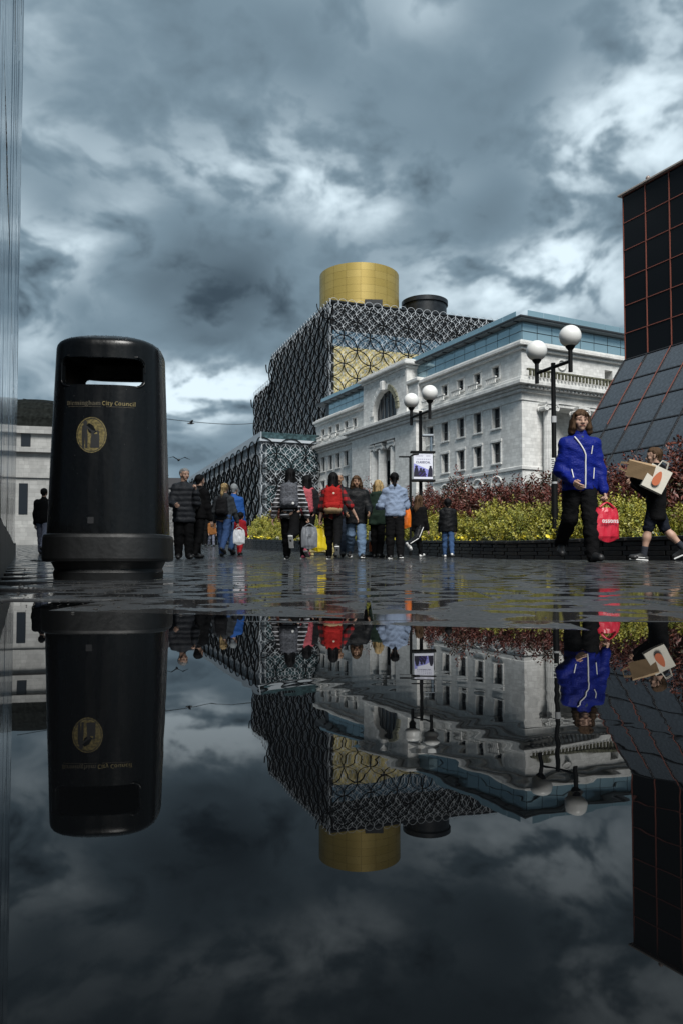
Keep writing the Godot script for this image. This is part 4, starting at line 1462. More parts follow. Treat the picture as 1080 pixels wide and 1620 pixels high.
func build_lamps() -> void:
	var t := lamp_post(px(848, 555, 14.6), px(901, 532, 13.7), "black lamp post with two white globes behind the woman in blue")
	var g := Geo.new()
	var q := px(873, 735, 14.1) - t.position
	g.box(Vector3(q.x, q.y, 0.052), Vector3(0.1, 0.25, 0.02), 0.004)
	var n := part("notice", g, mat("notice_white", Color(0.6, 0.61, 0.6), 0.6), t)
	g = Geo.new()
	for k in 6: g.box(Vector3(q.x + 0.01 * (k % 2), q.y + 0.09 - k * 0.036, 0.064), Vector3(0.05, 0.016, 0.002))
	part("notice_print", g, mat("print_dark", Color(0.03, 0.03, 0.035), 0.6), n)
	for y in [668, 772]:
		g = Geo.new()
		g.lathe([Vector2(0.052, px(0, y, 14.1).y - t.position.y), Vector2(0.052, px(0, y, 14.1).y - t.position.y + 0.12)], 14)
		part("sticker", g, mat("sticker_grey", Color(0.4, 0.41, 0.42), 0.5), t)
	var t2 := lamp_post(px(650, 634, 19.6), px(679, 622, 18.7), "black lamp post with two white globes carrying the concert banner")
	# banner box on the second post
	var D := 19.0
	var c := px(668, 738, D)
	var p := thing("banner_sign", "white concert banner with purple figures in a black frame", "sign", c, deg_to_rad(6))
	var w := 0.5
	var h := 0.66
	g = Geo.new(); g.box(Vector3.ZERO, Vector3(w, h, 0.1), 0.008)
	part("panel", g, mat("banner_white", Color(0.72, 0.73, 0.76), 0.5), p)
	for s in [-1.0, 1.0]:
		g = Geo.new(); g.box(Vector3(0.0, s * (h / 2 + 0.03), 0), Vector3(w + 0.12, 0.055, 0.16), 0.01)
		part("frame_bar", g, mat("lamp_black", Color.BLACK), p)
	var im := Image.create(120, 160, false, Image.FORMAT_RGB8)
	im.fill(Color(0.86, 0.87, 0.92))
	for y in 160:
		for x in 120:
			var cc := Color(0.86, 0.87, 0.92)
			if y > 62 + x * 0.42: cc = Color(0.55, 0.56, 0.82)
			for f in [[16, 84, 9], [44, 98, 8], [62, 102, 8], [106, 84, 8]]:       # figures in dark dress
				var dx: float = x - f[0]
				if Vector2(dx, y - f[1]).length() < f[2] or (y > f[1] + f[2] - 2 and absf(dx) < 7 + (y - f[1] - f[2]) * 0.16 + 4): cc = Color(0.06, 0.05, 0.16)
			if y > 118 and x > 30 and x < 82 and (x + y) % 23 < 7: cc = Color(0.22, 0.14, 0.5)
			if y > 146: cc = Color(0.86, 0.87, 0.92)
			if y > 8 and y < 20 and (x > 12 and x < 60 or x > 78 and x < 106) and (x / 3 + y / 4) % 2 == 0: cc = Color(0.62, 0.62, 0.68)
			if y > 32 and y < 40 and x > 18 and x < 106 and (x / 4) % 3 != 0: cc = Color(0.66, 0.66, 0.74)
			im.set_pixel(x, y, cc)
	var pm := mat("banner_print", Color.WHITE, 0.5)
	pm.albedo_texture = ImageTexture.create_from_image(im)
	g = Geo.new()
	g.quad_uv(Vector3(-w / 2 + 0.01, -h / 2 + 0.01, 0.053), Vector3(w / 2 - 0.01, -h / 2 + 0.01, 0.053), Vector3(w / 2 - 0.01, h / 2 - 0.01, 0.053), Vector3(-w / 2 + 0.01, h / 2 - 0.01, 0.053))
	var pr := part("poster", g, pm, p)
	part("poster_title", text_geo("CLASSICAL", 0.052, 0.002, func(v: Vector3) -> Vector3: return Vector3(v.x, v.y + 0.1, 0.056 + v.z)), mat("title_navy", Color(0.02, 0.02, 0.09), 0.6), pr)
	# thin black post with a short arm in front of the banner
	var b := on_ground(649, 18.2)
	var s := thing("arm_post", "slim black post with a short side arm next to the concert banner", "post", b)
	var ty := px(649, 722, 18.2).y - b.y
	g = Geo.new(); g.tube([Vector3(0, -0.05, 0), Vector3(0, ty, 0), Vector3(0.09, ty + 0.05, 0), Vector3(0.2, ty + 0.06, 0)], [0.032, 0.032, 0.028, 0.024], 10)
	part("post", g, mat("lamp_black", Color.BLACK), s)
	g = Geo.new(); g.box(Vector3(-0.15, ty - 0.01, 0), Vector3(0.26, 0.035, 0.05), 0.01)
	part("arm", g, mat("lamp_black", Color.BLACK), s)
	# far grey column before the stone building
	b = on_ground(682, 60)
	s = thing("grey_column_lamp", "slim grey lamp column standing before the stone building", "street lamp", b)
	ty = px(682, 690, 60).y - b.y
	g = Geo.new(); g.tube([Vector3(0, 0, 0), Vector3(0, ty, 0)], [0.13, 0.1], 10)
	part("column", g, mat("grey_column", Color(0.13, 0.17, 0.21), 0.5), s)
	g = Geo.new(); g.box(Vector3(-0.25, ty + 0.05, 0), Vector3(0.9, 0.2, 0.35), 0.06)
	part("lantern_head", g, mat("grey_column_head", Color(0.3, 0.33, 0.36), 0.5), s)

# ---------- people: smooth skinned fields ----------
class Net:
	var v := PackedVector3Array()
	var n := PackedVector3Array()
	var c := PackedColorArray()
	var i := PackedInt32Array()
	func add(o: Net, xf: Transform3D) -> void:
		var at := v.size()
		var flip := xf.basis.determinant() < 0
		var nb := xf.basis.inverse().transposed()
		for k in o.v.size():
			v.append(xf * o.v[k]); n.append((nb * o.n[k]).normalized()); c.append(o.c[k])
		for k in range(0, o.i.size(), 3):
			i.append(at + o.i[k]); i.append(at + o.i[k + (2 if flip else 1)]); i.append(at + o.i[k + (1 if flip else 2)])
	func mesh() -> ArrayMesh:
		var a := []
		a.resize(Mesh.ARRAY_MAX)
		a[Mesh.ARRAY_VERTEX] = v; a[Mesh.ARRAY_NORMAL] = n; a[Mesh.ARRAY_COLOR] = c; a[Mesh.ARRAY_INDEX] = i
		var m := ArrayMesh.new()
		if i.size(): m.add_surface_from_arrays(Mesh.PRIMITIVE_TRIANGLES, a)
		return m
# bones: [a, b, radius a, radius b, cut height or -9, flatness in z]
func nets(bones: Array, cell: float, k: float) -> Net:
	var lo := Vector3.ONE * 1e6
	var hi := -lo
	for b in bones:
		var r: float = maxf(b[2], b[3])
		lo = lo.min(b[0].min(b[1]) - Vector3.ONE * r)
		hi = hi.max(b[0].max(b[1]) + Vector3.ONE * r)
	lo -= Vector3.ONE * cell * 2.5
	var dim := Vector3i(((hi - lo) / cell).ceil()) + Vector3i(4, 4, 4)
	var sx := 1
	var sy := dim.x
	var sz := dim.x * dim.y
	var val := PackedFloat32Array()
	val.resize(sz * dim.z)
	val.fill(1000.0)
	for b in bones:
		var a: Vector3 = b[0]
		var ba: Vector3 = b[1] - a
		var bb := maxf(ba.length_squared(), 1e-9)
		var ra: float = b[2]
		var dr: float = b[3] - ra
		var cut: float = b[4] if b.size() > 4 else -9.0
		var m := maxf(b[2], b[3]) + k + cell * 2.2
		var p0 := Vector3i(((a.min(b[1]) - Vector3.ONE * m - lo) / cell).floor()).clamp(Vector3i.ZERO, dim - Vector3i.ONE)
		var p1 := Vector3i(((a.max(b[1]) + Vector3.ONE * m - lo) / cell).ceil()).clamp(Vector3i.ZERO, dim - Vector3i.ONE)
		for z in range(p0.z, p1.z + 1):
			for y in range(p0.y, p1.y + 1):
				var at := z * sz + y * sy + p0.x
				var pa := lo + Vector3(p0.x, y, z) * cell - a
				var below := cut - (pa.y + a.y)
				for x in range(p0.x, p1.x + 1):
					var t := clampf(pa.dot(ba) / bb, 0.0, 1.0)
					var d := (pa - ba * t).length() - ra - dr * t
					if below > d: d = below
					var o := val[at]
					if d <= o - k: val[at] = d
					elif d < o + k:
						var h := (k - absf(o - d)) / k
						val[at] = minf(o, d) - h * h * k * 0.25
					at += 1
					pa.x += cell
	var net := Net.new()
	var cells := PackedInt32Array()
	cells.resize(val.size())
	cells.fill(-1)
	var lim := cell * 2.0
	var off := [0, 1, sy, sy + 1, sz, sz + 1, sz + sy, sz + sy + 1]
	var edges := [[0, 1], [2, 3], [4, 5], [6, 7], [0, 2], [1, 3], [4, 6], [5, 7], [0, 4], [1, 5], [2, 6], [3, 7]]
	var cv := [0.0, 0.0, 0.0, 0.0, 0.0, 0.0, 0.0, 0.0]
	for z in dim.z - 1:
		for y in dim.y - 1:
			var row := z * sz + y * sy
			for x in dim.x - 1:
				var at := row + x
				var v0 := val[at]
				if v0 > lim or v0 < -lim: continue
				var neg := 0
				for e in 8:
					cv[e] = val[at + off[e]]
					if cv[e] < 0.0: neg += 1
				if neg == 0 or neg == 8: continue
				var s := Vector3.ZERO
				var cnt := 0
				for e in edges:
					var a: float = cv[e[0]]
					var b: float = cv[e[1]]
					if (a < 0.0) != (b < 0.0):
						var f := a / (a - b)
						var c0: int = e[0]
						var c1: int = e[1]
						s += Vector3(c0 & 1, (c0 >> 1) & 1, c0 >> 2).lerp(Vector3(c1 & 1, (c1 >> 1) & 1, c1 >> 2), f)
						cnt += 1
				cells[at] = net.v.size()
				net.v.append(lo + (Vector3(x, y, z) + s / cnt) * cell)
				net.n.append(Vector3(cv[1] + cv[3] + cv[5] + cv[7] - cv[0] - cv[2] - cv[4] - cv[6], cv[2] + cv[3] + cv[6] + cv[7] - cv[0] - cv[1] - cv[4] - cv[5], cv[4] + cv[5] + cv[6] + cv[7] - cv[0] - cv[1] - cv[2] - cv[3]).normalized())
				net.c.append(Color.WHITE)
				for ax in 3:
					var other: float = cv[1 << ax]
					if (v0 < 0.0) == (other < 0.0): continue
					var s1: int = [sy, sz, sx][ax]
					var s2: int = [sz, sx, sy][ax]
					var q0 := cells[at - s1 - s2]
					var q1 := cells[at - s2]
					var q2 := cells[at]
					var q3 := cells[at - s1]
					if q0 < 0 or q1 < 0 or q3 < 0: continue
					if v0 < 0.0: net.i.append_array(PackedInt32Array([q0, q2, q1, q0, q3, q2]))
					else: net.i.append_array(PackedInt32Array([q0, q1, q2, q0, q2, q3]))
	return net
var protos := {}
func head_net() -> Net:
	if protos.has("head"): return protos.head
	var V := func(x: float, y: float, z: float) -> Vector3: return Vector3(x, y, z)
	var b := [[V.call(0, 0.035, -0.022), V.call(0, 0.04, 0.012), 0.082, 0.078], [V.call(0, 0.0, 0.02), V.call(0, -0.06, 0.034), 0.064, 0.044], [V.call(0, -0.075, 0.05), V.call(0, -0.088, 0.056), 0.03, 0.022],
		[V.call(0, 0.012, 0.083), V.call(0, -0.026, 0.100), 0.009, 0.013], [V.call(-0.013, -0.03, 0.088), V.call(0.013, -0.03, 0.088), 0.010, 0.010], [V.call(-0.04, 0.026, 0.062), V.call(0.04, 0.026, 0.062), 0.02, 0.02],
		[V.call(-0.042, -0.02, 0.052), V.call(-0.03, -0.045, 0.05), 0.026, 0.022], [V.call(0.042, -0.02, 0.052), V.call(0.03, -0.045, 0.05), 0.026, 0.022], [V.call(-0.016, -0.056, 0.078), V.call(0.016, -0.056, 0.078), 0.010, 0.010],
		[V.call(-0.08, 0.014, -0.012), V.call(-0.078, -0.022, -0.004), 0.014, 0.010], [V.call(0.08, 0.014, -0.012), V.call(0.078, -0.022, -0.004), 0.014, 0.010], [V.call(0, -0.04, -0.02), V.call(0, -0.15, -0.03), 0.054, 0.056]]
	var n := nets(b, 0.0055, 0.016)
	for k in n.v.size():
		var p := n.v[k]
		var c := Color.WHITE
		if p.z > 0.04:
			var e := Vector2((absf(p.x) - 0.031) / 0.016, (p.y - 0.004) / 0.0085)
			if e.length() < 1.6:
				n.v[k].z -= 0.007 * (1.0 - e.length() / 1.6)
				if e.length() < 1.0: c = Color(0.9, 0.92, 0.95) if absf(e.x) > 0.42 else Color(0.08, 0.06, 0.05)
			if absf(p.y - 0.030 + 0.25 * maxf(absf(p.x) - 0.035, 0)) < 0.006 and absf(p.x) > 0.014 and absf(p.x) < 0.05: c = Color(0.3, 0.22, 0.18)
			if absf(p.y + 0.056) < 0.009 and absf(p.x) < 0.024: c = Color(0.72, 0.42, 0.40)
			if absf(p.y + 0.0565) < 0.0028 and absf(p.x) < 0.025: c = Color(0.25, 0.12, 0.11)
		n.c[k] = c
	protos.head = n
	return n
func hand_net(grip: bool) -> Net:                        # left hand hanging down, palm to the thigh (-x), thumb forward
	var key := "grip" if grip else "loose"
	if protos.has(key): return protos[key]
	var b := [[Vector3(0, 0.02, 0), Vector3(0, -0.02, 0), 0.024, 0.022]]
	for f in 4:
		var z := 0.03 - f * 0.02
		var len: float = [0.068, 0.076, 0.07, 0.055][f]
		var kn := Vector3(0, -0.085 + absf(f - 1.2) * 0.004, z)
		b.append([Vector3(0, -0.01, z * 0.5), kn, 0.017, 0.0125])
		var a := 0.35 if not grip else 1.35
		var p := kn
		for j in 3:
			var d := Vector3(-sin(a), -cos(a), 0.0)
			var q: Vector3 = p + d * len * [0.46, 0.31, 0.23][j]
			b.append([p, q, 0.0098 - j * 0.0008, 0.009 - j * 0.0008])
			p = q
			a += 0.28 if not grip else 1.15
	b.append([Vector3(-0.004, -0.015, 0.018), Vector3(-0.012, -0.045, 0.046), 0.014, 0.011])
	b.append([Vector3(-0.012, -0.045, 0.046), Vector3(-0.03 if grip else -0.02, -0.075, 0.05), 0.0105, 0.0088])
	protos[key] = nets(b, 0.0042, 0.005)
	return protos[key]
func hair_net(kind: String) -> Net:
	if protos.has(kind): return protos[kind]
	var b := [[Vector3(0, 0.052, -0.03), Vector3(0, 0.062, 0.006), 0.084, 0.076], [Vector3(0, 0.03, -0.05), Vector3(0, -0.035, -0.052), 0.07, 0.05]]
	for s in [-1.0, 1.0]: b.append([Vector3(s * 0.066, 0.05, -0.005), Vector3(s * 0.07, 0.012, -0.024), 0.022, 0.016])
	match kind:
		"hair_short": b.append([Vector3(-0.045, 0.085, 0.045), Vector3(0.045, 0.085, 0.045), 0.02, 0.02])
		"hair_bob":
			b.append([Vector3(-0.05, 0.07, 0.056), Vector3(0.05, 0.066, 0.058), 0.026, 0.026])
			b.append([Vector3(-0.02, 0.075, 0.066), Vector3(0.03, 0.052, 0.078), 0.02, 0.014])
			for s in [-1.0, 1.0]:
				b.append([Vector3(s * 0.068, 0.05, 0.02), Vector3(s * 0.088, -0.07, 0.012), 0.03, 0.036])
				b.append([Vector3(s * 0.07, 0.0, -0.03), Vector3(s * 0.09, -0.11, -0.02), 0.045, 0.045])
			b.append([Vector3(0, 0.0, -0.06), Vector3(0, -0.12, -0.07), 0.075, 0.06])
		"hair_long":
			for s in [-1.0, 1.0]: b.append([Vector3(s * 0.06, 0.04, -0.01), Vector3(s * 0.07, -0.14, -0.03), 0.034, 0.04])
			b.append([Vector3(0, 0.0, -0.06), Vector3(0.01, -0.18, -0.085), 0.075, 0.075])
			b.append([Vector3(0.01, -0.18, -0.085), Vector3(0.0, -0.32, -0.10), 0.07, 0.035])
		"hair_tail":
			b.append([Vector3(0, 0.05, -0.10), Vector3(0.01, 0.02, -0.135), 0.03, 0.035])
			b.append([Vector3(0.01, 0.02, -0.135), Vector3(0.02, -0.12, -0.14), 0.036, 0.036])
			b.append([Vector3(0.02, -0.12, -0.14), Vector3(0.03, -0.24, -0.13), 0.034, 0.014])
		"hat":
			b.append([Vector3(0, 0.075, -0.02), Vector3(0, 0.06, 0.0), 0.085, 0.088])
	var n := nets(b, 0.008, 0.02)
	var f := FastNoiseLite.new()
	f.seed = 2; f.frequency = 60.0
	for k in n.v.size():
		var p := n.v[k]
		var a := atan2(p.x, p.z + 0.01)
		var e := f.get_noise_2d(a * 0.35, p.y * 0.06) * 0.009
		n.v[k] += n.n[k] * e
		var tone := 0.85 + e * 40.0
		n.c[k] = Color(tone, tone, tone)
	if kind != "hat":                                   # loose strands over the mass
		var r := RandomNumberGenerator.new()
		r.seed = 3
		var base := n.v.size()
		for k in (260 if kind != "hair_short" else 90):
			var at := r.randi() % base
			var p := n.v[at]
			var down := Vector3.DOWN.slide(n.n[at]).normalized() + Vector3(r.randfn(), r.randfn(), r.randfn()) * 0.22
			var len := 0.03 + (0.07 if kind != "hair_short" else 0.005) * r.randf()
			var side := down.cross(n.n[at]).normalized() * 0.0018
			var tip := p + down * len + n.n[at] * (0.004 + 0.012 * r.randf())
			var mid := p + down * len * 0.5 + n.n[at] * 0.008
			var i0 := n.v.size()
			for q in [p - side, p + side, mid - side, mid + side, tip]:
				n.v.append(q); n.n.append(n.n[at])
				var tone := 0.8 + 0.7 * r.randf()
				n.c.append(Color(tone, tone, tone))
			n.i.append_array(PackedInt32Array([i0, i0 + 1, i0 + 2, i0 + 1, i0 + 3, i0 + 2, i0 + 2, i0 + 3, i0 + 4]))
	protos[kind] = n
	return n
func wrinkle(n: Net, amp: float, freq: float, sd: int, quilt := 0.0) -> void:
	var f := FastNoiseLite.new()
	f.seed = sd; f.frequency = freq; f.fractal_type = FastNoiseLite.FRACTAL_RIDGED; f.fractal_octaves = 2
	for k in n.v.size():
		var p := n.v[k]
		var e := f.get_noise_3d(p.x * 0.7, p.y * 1.3 + p.x * 0.4, p.z * 0.7) * amp
		if quilt > 0.0: e += (absf(sin(p.y * PI / quilt)) - 0.6) * 0.014
		n.v[k] = p + n.n[k] * e
	var acc := PackedVector3Array()                     # normals again, from the faces
	acc.resize(n.v.size())
	for k in range(0, n.i.size(), 3):
		var m := (n.v[n.i[k + 2]] - n.v[n.i[k]]).cross(n.v[n.i[k + 1]] - n.v[n.i[k]])
		for j in 3: acc[n.i[k + j]] += m
	for k in n.v.size(): n.n[k] = acc[k].normalized() if acc[k].length() > 1e-12 else n.n[k]
func arm_dir(s: float, f: float, o: float) -> Vector3:
	return Vector3(s * sin(o), -cos(o) * cos(f), cos(o) * sin(f))
# spec: x, D, yaw, h, legs [swing, knee] left and right, arms [forward, out, elbow, inward] left and right (degrees), top/legs/shoe/hair/skin ...
func person(label: String, P: Dictionary) -> Dictionary:
	var h: float = P.h
	var base := on_ground(P.x, P.D)
	var t := thing("person", label, "person", base, deg_to_rad(P.yaw), "people crossing the square")
	var cell: float = P.get("cell", 0.017)
	var wide: float = P.get("wide", 1.0)
	var J := {}
	var low := 9.0
	for s in [1.0, -1.0]:
		var q: Array = P.get("legs", [4, 4, -4, 4])
		if P.D > 12.0 and absf(q[0]) > 5: q = [q[0] * 1.3, q[1] * 1.2, q[2] * 1.3, q[3] * 1.4]
		var a := deg_to_rad(q[0] if s > 0 else q[2])
		var b := deg_to_rad(q[1] if s > 0 else q[3])
		var hip := Vector3(s * 0.052 * h * wide, 0.53 * h, 0)
		var knee := hip + Vector3(s * 0.004, -cos(a), sin(a)) * 0.245 * h
		var ank := knee + Vector3(0, -cos(a - b), sin(a - b)) * 0.245 * h
		var pitch := clampf((b - a) * 0.75 - 0.1, -0.2, 1.1) if b > 0.3 else clampf(-a * 0.4, -0.3, 0.3)
		var fd := Vector3(s * 0.14, -sin(pitch), cos(pitch)).normalized()
		var fu := fd.cross(Vector3.RIGHT).normalized()
		if fu.y < 0: fu = -fu
		J[s] = {"hip": hip, "knee": knee, "ank": ank, "heel": ank - fu * 0.028 * h - fd * 0.026 * h, "toe": ank - fu * 0.03 * h + fd * 0.098 * h}
		low = minf(low, minf(J[s].heel.y, J[s].toe.y) - 0.021 * h)
	var drop := Vector3(0, low, 0)
	for s in J:
		for e in J[s]: J[s][e] -= drop
	var pel := Vector3(0, 0.53 * h, 0) - drop
	var lean := deg_to_rad(P.get("lean", 3.0))
	var sp := Vector3(0, cos(lean), sin(lean))
	var neck := pel + sp * 0.295 * h
	var hc := neck + sp * 0.108 * h + Vector3(0, 0, 0.012 * h)
	for s in [1.0, -1.0]:
		var q: Array = P.get("arms", [5, 8, 12, 0, 5, 8, 12, 0])
		var k := 0 if s > 0 else 4
		var sh := neck + Vector3(s * 0.092 * h * wide, -0.044 * h, 0)
		var el := sh + arm_dir(s, deg_to_rad(q[k]), deg_to_rad(q[k + 1])) * 0.175 * h
		var fd := arm_dir(s, deg_to_rad(q[k] + q[k + 2]), deg_to_rad(q[k + 1] - q[k + 3]))
		J[s].merge({"sh": sh, "el": el, "wr": el + fd * 0.145 * h, "fd": fd})
	# body: one continuous skin, with head and hands of finer grid
	var b := []
	b.append([pel + Vector3(-0.045 * h, 0, 0), pel + Vector3(0.045 * h, 0, 0), 0.068 * h, 0.068 * h])
	b.append([pel, pel + sp * 0.13 * h, 0.07 * h, 0.066 * h])
	for s in [1.0, -1.0]:
		b.append([pel + Vector3(s * 0.03 * h, 0.1 * h, 0), neck + Vector3(s * 0.05 * h, -0.06 * h, 0), 0.055 * h, 0.056 * h])
		b.append([neck + Vector3(s * 0.02 * h, -0.015 * h, 0), J[s].sh, 0.034 * h, 0.036 * h])
		b.append([J[s].sh, J[s].el, 0.034 * h, 0.026 * h]); b.append([J[s].el, J[s].wr, 0.026 * h, 0.0165 * h])
		b.append([J[s].hip, J[s].knee, 0.054 * h, 0.035 * h]); b.append([J[s].knee, J[s].knee.lerp(J[s].ank, 0.35), 0.033 * h, 0.035 * h])
		b.append([J[s].knee.lerp(J[s].ank, 0.35), J[s].ank, 0.035 * h, 0.018 * h]); b.append([J[s].ank, J[s].heel.lerp(J[s].toe, 0.55), 0.015 * h, 0.010 * h])
	b.append([neck - sp * 0.02 * h, hc - sp * 0.03 * h, 0.034 * h, 0.031 * h])
	var body := nets(b, maxf(cell, 0.015) * h / 1.7, 0.03)
	var hx := Basis.from_euler(Vector3(deg_to_rad(P.get("nod", 0.0)), deg_to_rad(P.get("look", 0.0)), 0)).scaled(Vector3.ONE * (h * 0.2 + 1.36) / 1.7)
	body.add(head_net(), Transform3D(hx, hc))
	for s in [1.0, -1.0]:
		var d: Vector3 = -J[s].fd
		var inn := Vector3(s, 0, 0).slide(d).normalized() if absf(d.x) < 0.9 else Vector3(0, 1, 0)
		var bs := Basis(inn, d, inn.cross(d) * s).scaled(Vector3.ONE * h / 1.7)
		body.add(hand_net(P.get("grip_l" if s > 0 else "grip_r", false)), Transform3D(bs, J[s].wr + J[s].fd * 0.012 * h))
	var skin := mat("skin_%s" % P.get("skin", "light"), {"light": Color(0.42, 0.26, 0.19), "tan": Color(0.28, 0.16, 0.10), "dark": Color(0.10, 0.055, 0.035)}[P.get("skin", "light")], 0.55)
	skin.vertex_color_use_as_albedo = true
	var bn := put("body", body.mesh(), skin, t)
	# top
	var fit: float = P.get("fit", 1.0)
	var hem: float = P.get("hem", 0.47) * h - drop.y
	var g := []
	for s in [1.0, -1.0]:
		g.append([neck + Vector3(s * 0.047 * h * wide, -0.06 * h, 0), Vector3(s * 0.043 * h * wide, hem - 0.05, 0), 0.055 * h * fit, 0.063 * h * fit, hem])
		g.append([neck + Vector3(s * 0.025 * h, -0.02 * h, 0), J[s].sh, 0.028 * h * fit, 0.038 * h * fit])
		g.append([J[s].sh, J[s].el, 0.041 * h * fit, 0.035 * h * fit])
		var cuff: float = P.get("cuff", 0.97)
		if cuff > 0.0: g.append([J[s].el, J[s].el.lerp(J[s].wr, cuff), 0.035 * h * fit, (0.026 if cuff > 0.6 else 0.036) * h * fit])
	g.append([pel + Vector3(0, 0.02, 0), neck - sp * 0.06 * h, 0.066 * h * fit, 0.062 * h * fit, hem])
	g.append([neck - sp * 0.015 * h, neck + sp * 0.022 * h, 0.048 * h * fit, 0.042 * h])
	if P.get("hood", false): g.append([neck + Vector3(-0.04 * h, 0.0, -0.04 * h), neck + Vector3(0.04 * h, 0.0, -0.04 * h), 0.036 * h, 0.036 * h])
	var top := nets(g, cell, 0.035)
	wrinkle(top, P.get("fold", 0.01), 4.5, int(P.x), P.get("quilt", 0.0))
	var tm: Material = P.top
	put(P.get("top_name", "jacket"), top.mesh(), tm, bn)
	# trousers or shorts
	g = [[pel + Vector3(-0.045 * h, 0.02 * h, 0), pel + Vector3(0.045 * h, 0.02 * h, 0), 0.064 * h * wide, 0.064 * h * wide]]
	var loose: float = P.get("loose", 1.0)
	for s in [1.0, -1.0]:
		g.append([J[s].hip, J[s].knee, 0.059 * h, 0.046 * h * loose])
		if not P.get("shorts", false):
			g.append([J[s].knee, J[s].knee.lerp(J[s].ank, 0.4), 0.045 * h * loose, 0.042 * h * loose])
			g.append([J[s].knee.lerp(J[s].ank, 0.4), J[s].ank.lerp(J[s].knee, -0.03), 0.042 * h * loose, 0.034 * h * loose])
	var tr := nets(g, cell, 0.03)
	wrinkle(tr, 0.01, 8.0, int(P.x) + 1)
	put("shorts" if P.get("shorts", false) else "trousers", tr.mesh(), P.bottom, bn)
	for s in [1.0, -1.0]:
		var q := nets([[J[s].heel, J[s].toe, 0.024 * h, 0.019 * h], [J[s].ank, J[s].heel.lerp(J[s].toe, 0.35), 0.026 * h, 0.025 * h], [J[s].ank, J[s].toe, 0.024 * h, 0.019 * h], [J[s].toe, J[s].toe.lerp(J[s].heel, 0.2) + Vector3(s * 0.012 * h, 0, 0), 0.021 * h, 0.022 * h]], 0.011, 0.02)
		var sh := put("shoe", q.mesh(), P.shoe, bn)
		if P.has("sole"):
			var f: Vector3 = (J[s].toe - J[s].heel).normalized()
			var up := Vector3.RIGHT.cross(f).normalized() * -1.0
			if up.y < 0: up = -up
			var sg := Geo.new()
			sg.xf = Transform3D(Basis(Vector3.RIGHT, up, Vector3.RIGHT.cross(up)), J[s].heel.lerp(J[s].toe, 0.5) - up * 0.017 * h)
			sg.box(Vector3.ZERO, Vector3(0.05 * h, 0.014 * h, 0.158 * h), 0.006)
			sg.box(Vector3(s * 0.0225 * h, 0.022 * h, -0.01), Vector3(0.005 * h, 0.008 * h, 0.09 * h))
			part("sole", sg, P.sole, sh)
	if P.has("hair"):
		put("hair" if P.hair != "hat" else "hat", hair_net(P.hair).mesh(), P.hair_mat, bn, Transform3D(hx, hc))
	return {"node": t, "J": J, "neck": neck, "pel": pel, "top": top, "h": h, "body": bn, "hc": hc}
func front_z(n: Net, x: float, y: float, back := false) -> float:
	var best := -9.0
	for p in n.v:
		if absf(p.x - x) < 0.025 and absf(p.y - y) < 0.025: best = maxf(best, -p.z if back else p.z)
	return (-best if back else best) if best > -8.0 else 0.0
func held(called: String, label: String, category: String, who: Dictionary, group := "") -> Node3D:
	var o := thing(called, label, category, who.node.position, who.node.rotation.y, group)
	return o
func carrier(who: Dictionary, s: float, label: String, m: Material, w: float, hh: float, turn := 0.0, word := "", wm: Material = null) -> Node3D:
	var J: Dictionary = who.J[s]
	var grip: Vector3 = J.wr + J.fd * 0.085 * who.h
	var o := held("carrier_bag", label, "bag", who, "carrier bags")
	var fr := Basis(Vector3.UP, deg_to_rad(turn))
	var f := FastNoiseLite.new()
	f.seed = int(who.h * 1000) + int(w * 100); f.frequency = 6.0; f.fractal_type = FastNoiseLite.FRACTAL_RIDGED; f.fractal_octaves = 3
	var g := Geo.new()
	var nx := 14
	var ny := 16
	var surf := func(i: int, k: int, z: float) -> Vector3:
		var u := float(i) / nx * 2.0 - 1.0
		var v := float(k) / ny
		var hw := w * 0.5 * (0.97 + 0.05 * sin(v * 2.6)) * (1.0 - 0.2 * pow(v, 6.0))
		var th := 0.26 * w * (1.0 - pow(absf(u), 4.0)) * (1.0 - pow(v, 2.2)) * minf(1.0, v * 5.0 + 0.35)
		var e := f.get_noise_3d(u * 0.2, v * 0.12 + z, 0.0) * 0.022 * (1.0 - 0.6 * absf(u))
		return Vector3(u * hw, -hh * (1.0 - v) - 0.05 - 0.02 * cos(u * 3.0) * float(k == 0), z * (th * 0.5 + 0.004) + e)
	for z in [1.0, -1.0]:
		for i in nx:
			for k in ny:
				var a: Vector3 = surf.call(i, k, z)
				var b: Vector3 = surf.call(i + 1, k, z)
				var c: Vector3 = surf.call(i + 1, k + 1, z)
				var d: Vector3 = surf.call(i, k + 1, z)
				if z > 0: g.quad(a, b, c, d)
				else: g.quad(a, d, c, b)
	for i in nx: g.quad(surf.call(i, 0, -1.0), surf.call(i + 1, 0, -1.0), surf.call(i + 1, 0, 1.0), surf.call(i, 0, 1.0))
	for k in ny:
		g.quad(surf.call(nx, k, 1.0), surf.call(nx, k, -1.0), surf.call(nx, k + 1, -1.0), surf.call(nx, k + 1, 1.0))
		g.quad(surf.call(0, k, -1.0), surf.call(0, k, 1.0), surf.call(0, k + 1, 1.0), surf.call(0, k + 1, -1.0))
	var x := Transform3D(fr, grip)
	put("pouch", g.mesh(), m, o, x)
	for z in [1.0, -1.0]:
		g = Geo.new()
		var tp := surf.call(2, ny, z) as Vector3
		var tq := surf.call(nx - 2, ny, z) as Vector3
		g.tube([tp, Vector3(tp.x * 0.4, -0.01, z * 0.012), Vector3(0, 0.006, z * 0.008), Vector3(tq.x * 0.4, -0.01, z * 0.012), tq], [0.014, 0.011, 0.009, 0.011, 0.014], 6)
		put("handle", g.mesh(), m, o, x)
	if word:
		var tg := text_geo(word, 0.045, 0.002, func(p: Vector3) -> Vector3: return Vector3(p.x, p.y - hh * 0.55, 0.155 * w + 0.022 + p.z))
		put("print", tg.mesh(), wm, o, x)
	return o
